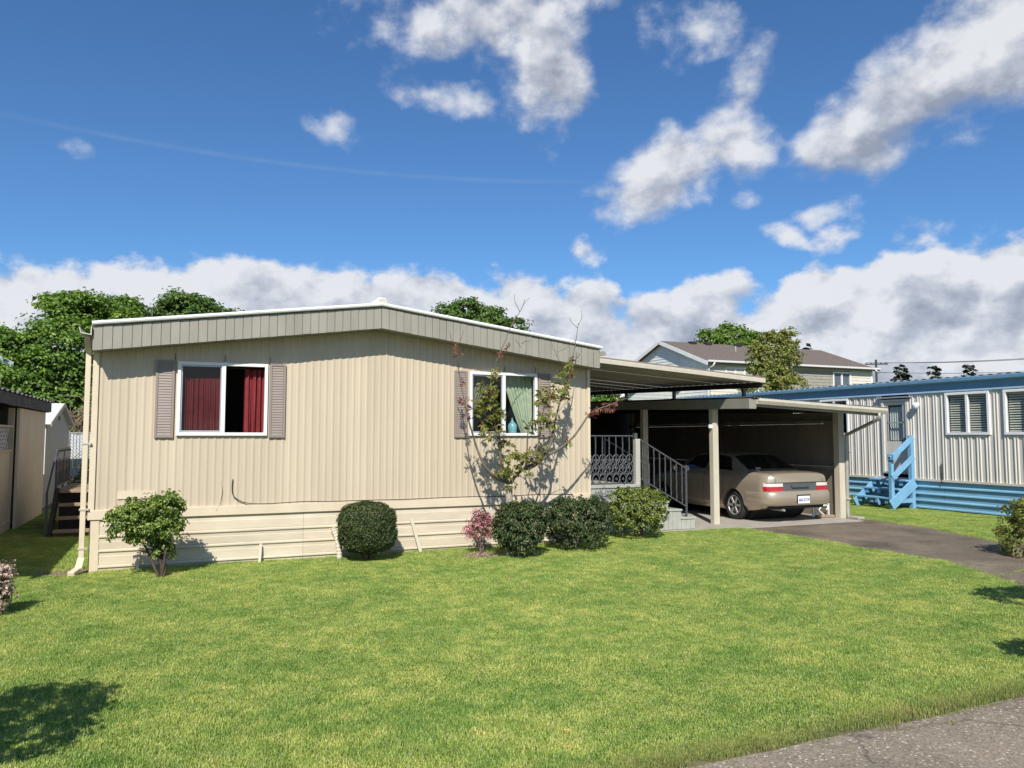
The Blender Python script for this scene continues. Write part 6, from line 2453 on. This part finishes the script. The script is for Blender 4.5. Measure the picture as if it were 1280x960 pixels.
MB().tube([(BX1 - .15, BY0 - .42, BE), (BX1 + .3, BY0 - .30, BE - .18)], .05, 8).build('downspout', M_WHITE, ab, smooth=True)
M_AGL = mat('dark reflective pane', (.10, .12, .14), .2, var=.1, spec=.3)
for x0, x1, z0, z1 in wz:
    s = MB()
    s.box(x0, x0 + .09, BY0 - .05, BY0 + .1, z0, z1)
    s.box(x1 - .09, x1, BY0 - .05, BY0 + .1, z0, z1)
    s.box(x0 + .09, x1 - .09, BY0 - .05, BY0 + .1, z0, z0 + .09)
    s.box(x0 + .09, x1 - .09, BY0 - .05, BY0 + .1, z1 - .09, z1)
    xm = (x0 + x1) / 2
    s.box(xm - .05, xm + .05, BY0 - .045, BY0 + .1, z0 + .09, z1 - .09)
    o = s.build('window', M_WHITE, ab)
    bx('pane', M_AGL, o, x0 + .09, xm - .05, BY0 + .03, BY0 + .04, z0 + .09, z1 - .09)
    bx('pane', M_AGL, o, xm + .05, x1 - .09, BY0 + .03, BY0 + .04, z0 + .09, z1 - .09)
# lower wing whose white roof edge shows under the awning
M_ANNEX = mat('toned down pale siding', (.40, .42, .40), .7, var=.08)  # pale siding darkened to hold down the sun on this front
wg = thing('neighbour_annex', (22.5, 29, 0), 'pale sided low gable roof showing under the porch awning', 'building')
e0, e1 = at(764, 503, 1, 28.0), at(780, 491, 1, 28.0)
sl = (e1[2] - e0[2]) / (e1[0] - e0[0])
xA = e0[0] - .2
def zw(x): return e0[2] + sl * (x - e0[0])
apx = xA + 3.2
for k in range(20):
    z0 = .4 + k * .2
    z1 = z0 + .2
    def lo(z):
        return max(xA + .3, xA + (z - zw(xA)) / sl)
    if z1 > zw(apx) - .1:
        break
    MB().hexa([(lo(z0) + .1, 27.98, z0), (2 * apx - lo(z0) - .1, 27.98, z0), (2 * apx - lo(z0) - .1, 28.03, z0), (lo(z0) + .1, 28.03, z0),
               (lo(z1) + .1, 28.0, z1), (2 * apx - lo(z1) - .1, 28.0, z1), (2 * apx - lo(z1) - .1, 28.03, z1), (lo(z1) + .1, 28.03, z1)]).build('siding_board', M_ANNEX, wg)
for s in (-1, 1):
    xe = apx + s * 3.3
    MB().hexa([(apx, 27.7, zw(apx)), (xe, 27.7, zw(apx) - sl * 3.3), (xe, 33, zw(apx) - sl * 3.3), (apx, 33, zw(apx)),
               (apx, 27.7, zw(apx) + .1), (xe, 27.7, zw(apx) - sl * 3.3 + .1), (xe, 33, zw(apx) - sl * 3.3 + .1), (apx, 33, zw(apx) + .1)]).build('roof', M_SHINGLE, wg)
    MB().bar((apx, 27.68, zw(apx)), (xe, 27.68, zw(apx) - sl * 3.3), .04, .22, (0, 0, 1)).build('barge_board', M_WHITE, wg)
# utility pole and wires
up_ = thing('utility_pole', (71.03, 50, 0), 'distant wooden utility pole with a crossarm above the blue roof', 'utility pole')
MB().tube([(71.03, 50, 0), (71.03, 50, 10.1)], [.16, .11], 8).build('pole', M_DARKWOOD, up_, smooth=True)
MB().bar((70.0, 50.6, 9.6), (72.1, 49.4, 9.6), .12, .12).build('crossarm', M_DARKWOOD, up_)
for t in (-.9, -.45, .45, .9):
    MB().lathe([(.05, 0), (.06, .06), (.03, .14)], (71.03 + t * .95, 50 - t * .57, 9.66), (0, 0, 1), 8).build('insulator', M_GARN, up_, smooth=True)
up2 = thing('utility_pole', (97, 34, 0), 'wooden utility pole carrying the wires beyond the right edge', 'utility pole')
MB().tube([(97, 34, 0), (97, 34, 11.6)], [.16, .11], 8).build('pole', M_DARKWOOD, up2, smooth=True)
MB().bar((96.4, 33, 11.2), (97.6, 35, 11.2), .12, .12).build('crossarm', M_DARKWOOD, up2)
for za, zb3, dx_, wlab in ((9.75, 11.3, -.9, 'higher thin overhead wire on the near end of the crossarms above the blue roof'), (9.75, 11.3, .9, 'higher thin overhead wire on the far end of the crossarms above the blue roof'), (8.7, 9.6, 0, 'lowest thin overhead wire between the poles above the blue roof')):
    pts = []
    for i in range(17):
        t = i / 16
        pts.append((71.03 + dx_ * .9 * (1 - t) + (26 + dx_ * .3) * t, 50 - dx_ * .5 * (1 - t) + (-16 + dx_ * .8) * t, za + (zb3 - za) * t - 1.1 * 4 * t * (1 - t) * .5))
    o = MB().tube(pts, .028, 5).build('overhead_wire', M_CABLE, smooth=True, loc=(84, 42, 0))
    tag(o, wlab, 'wire', 'overhead wires')
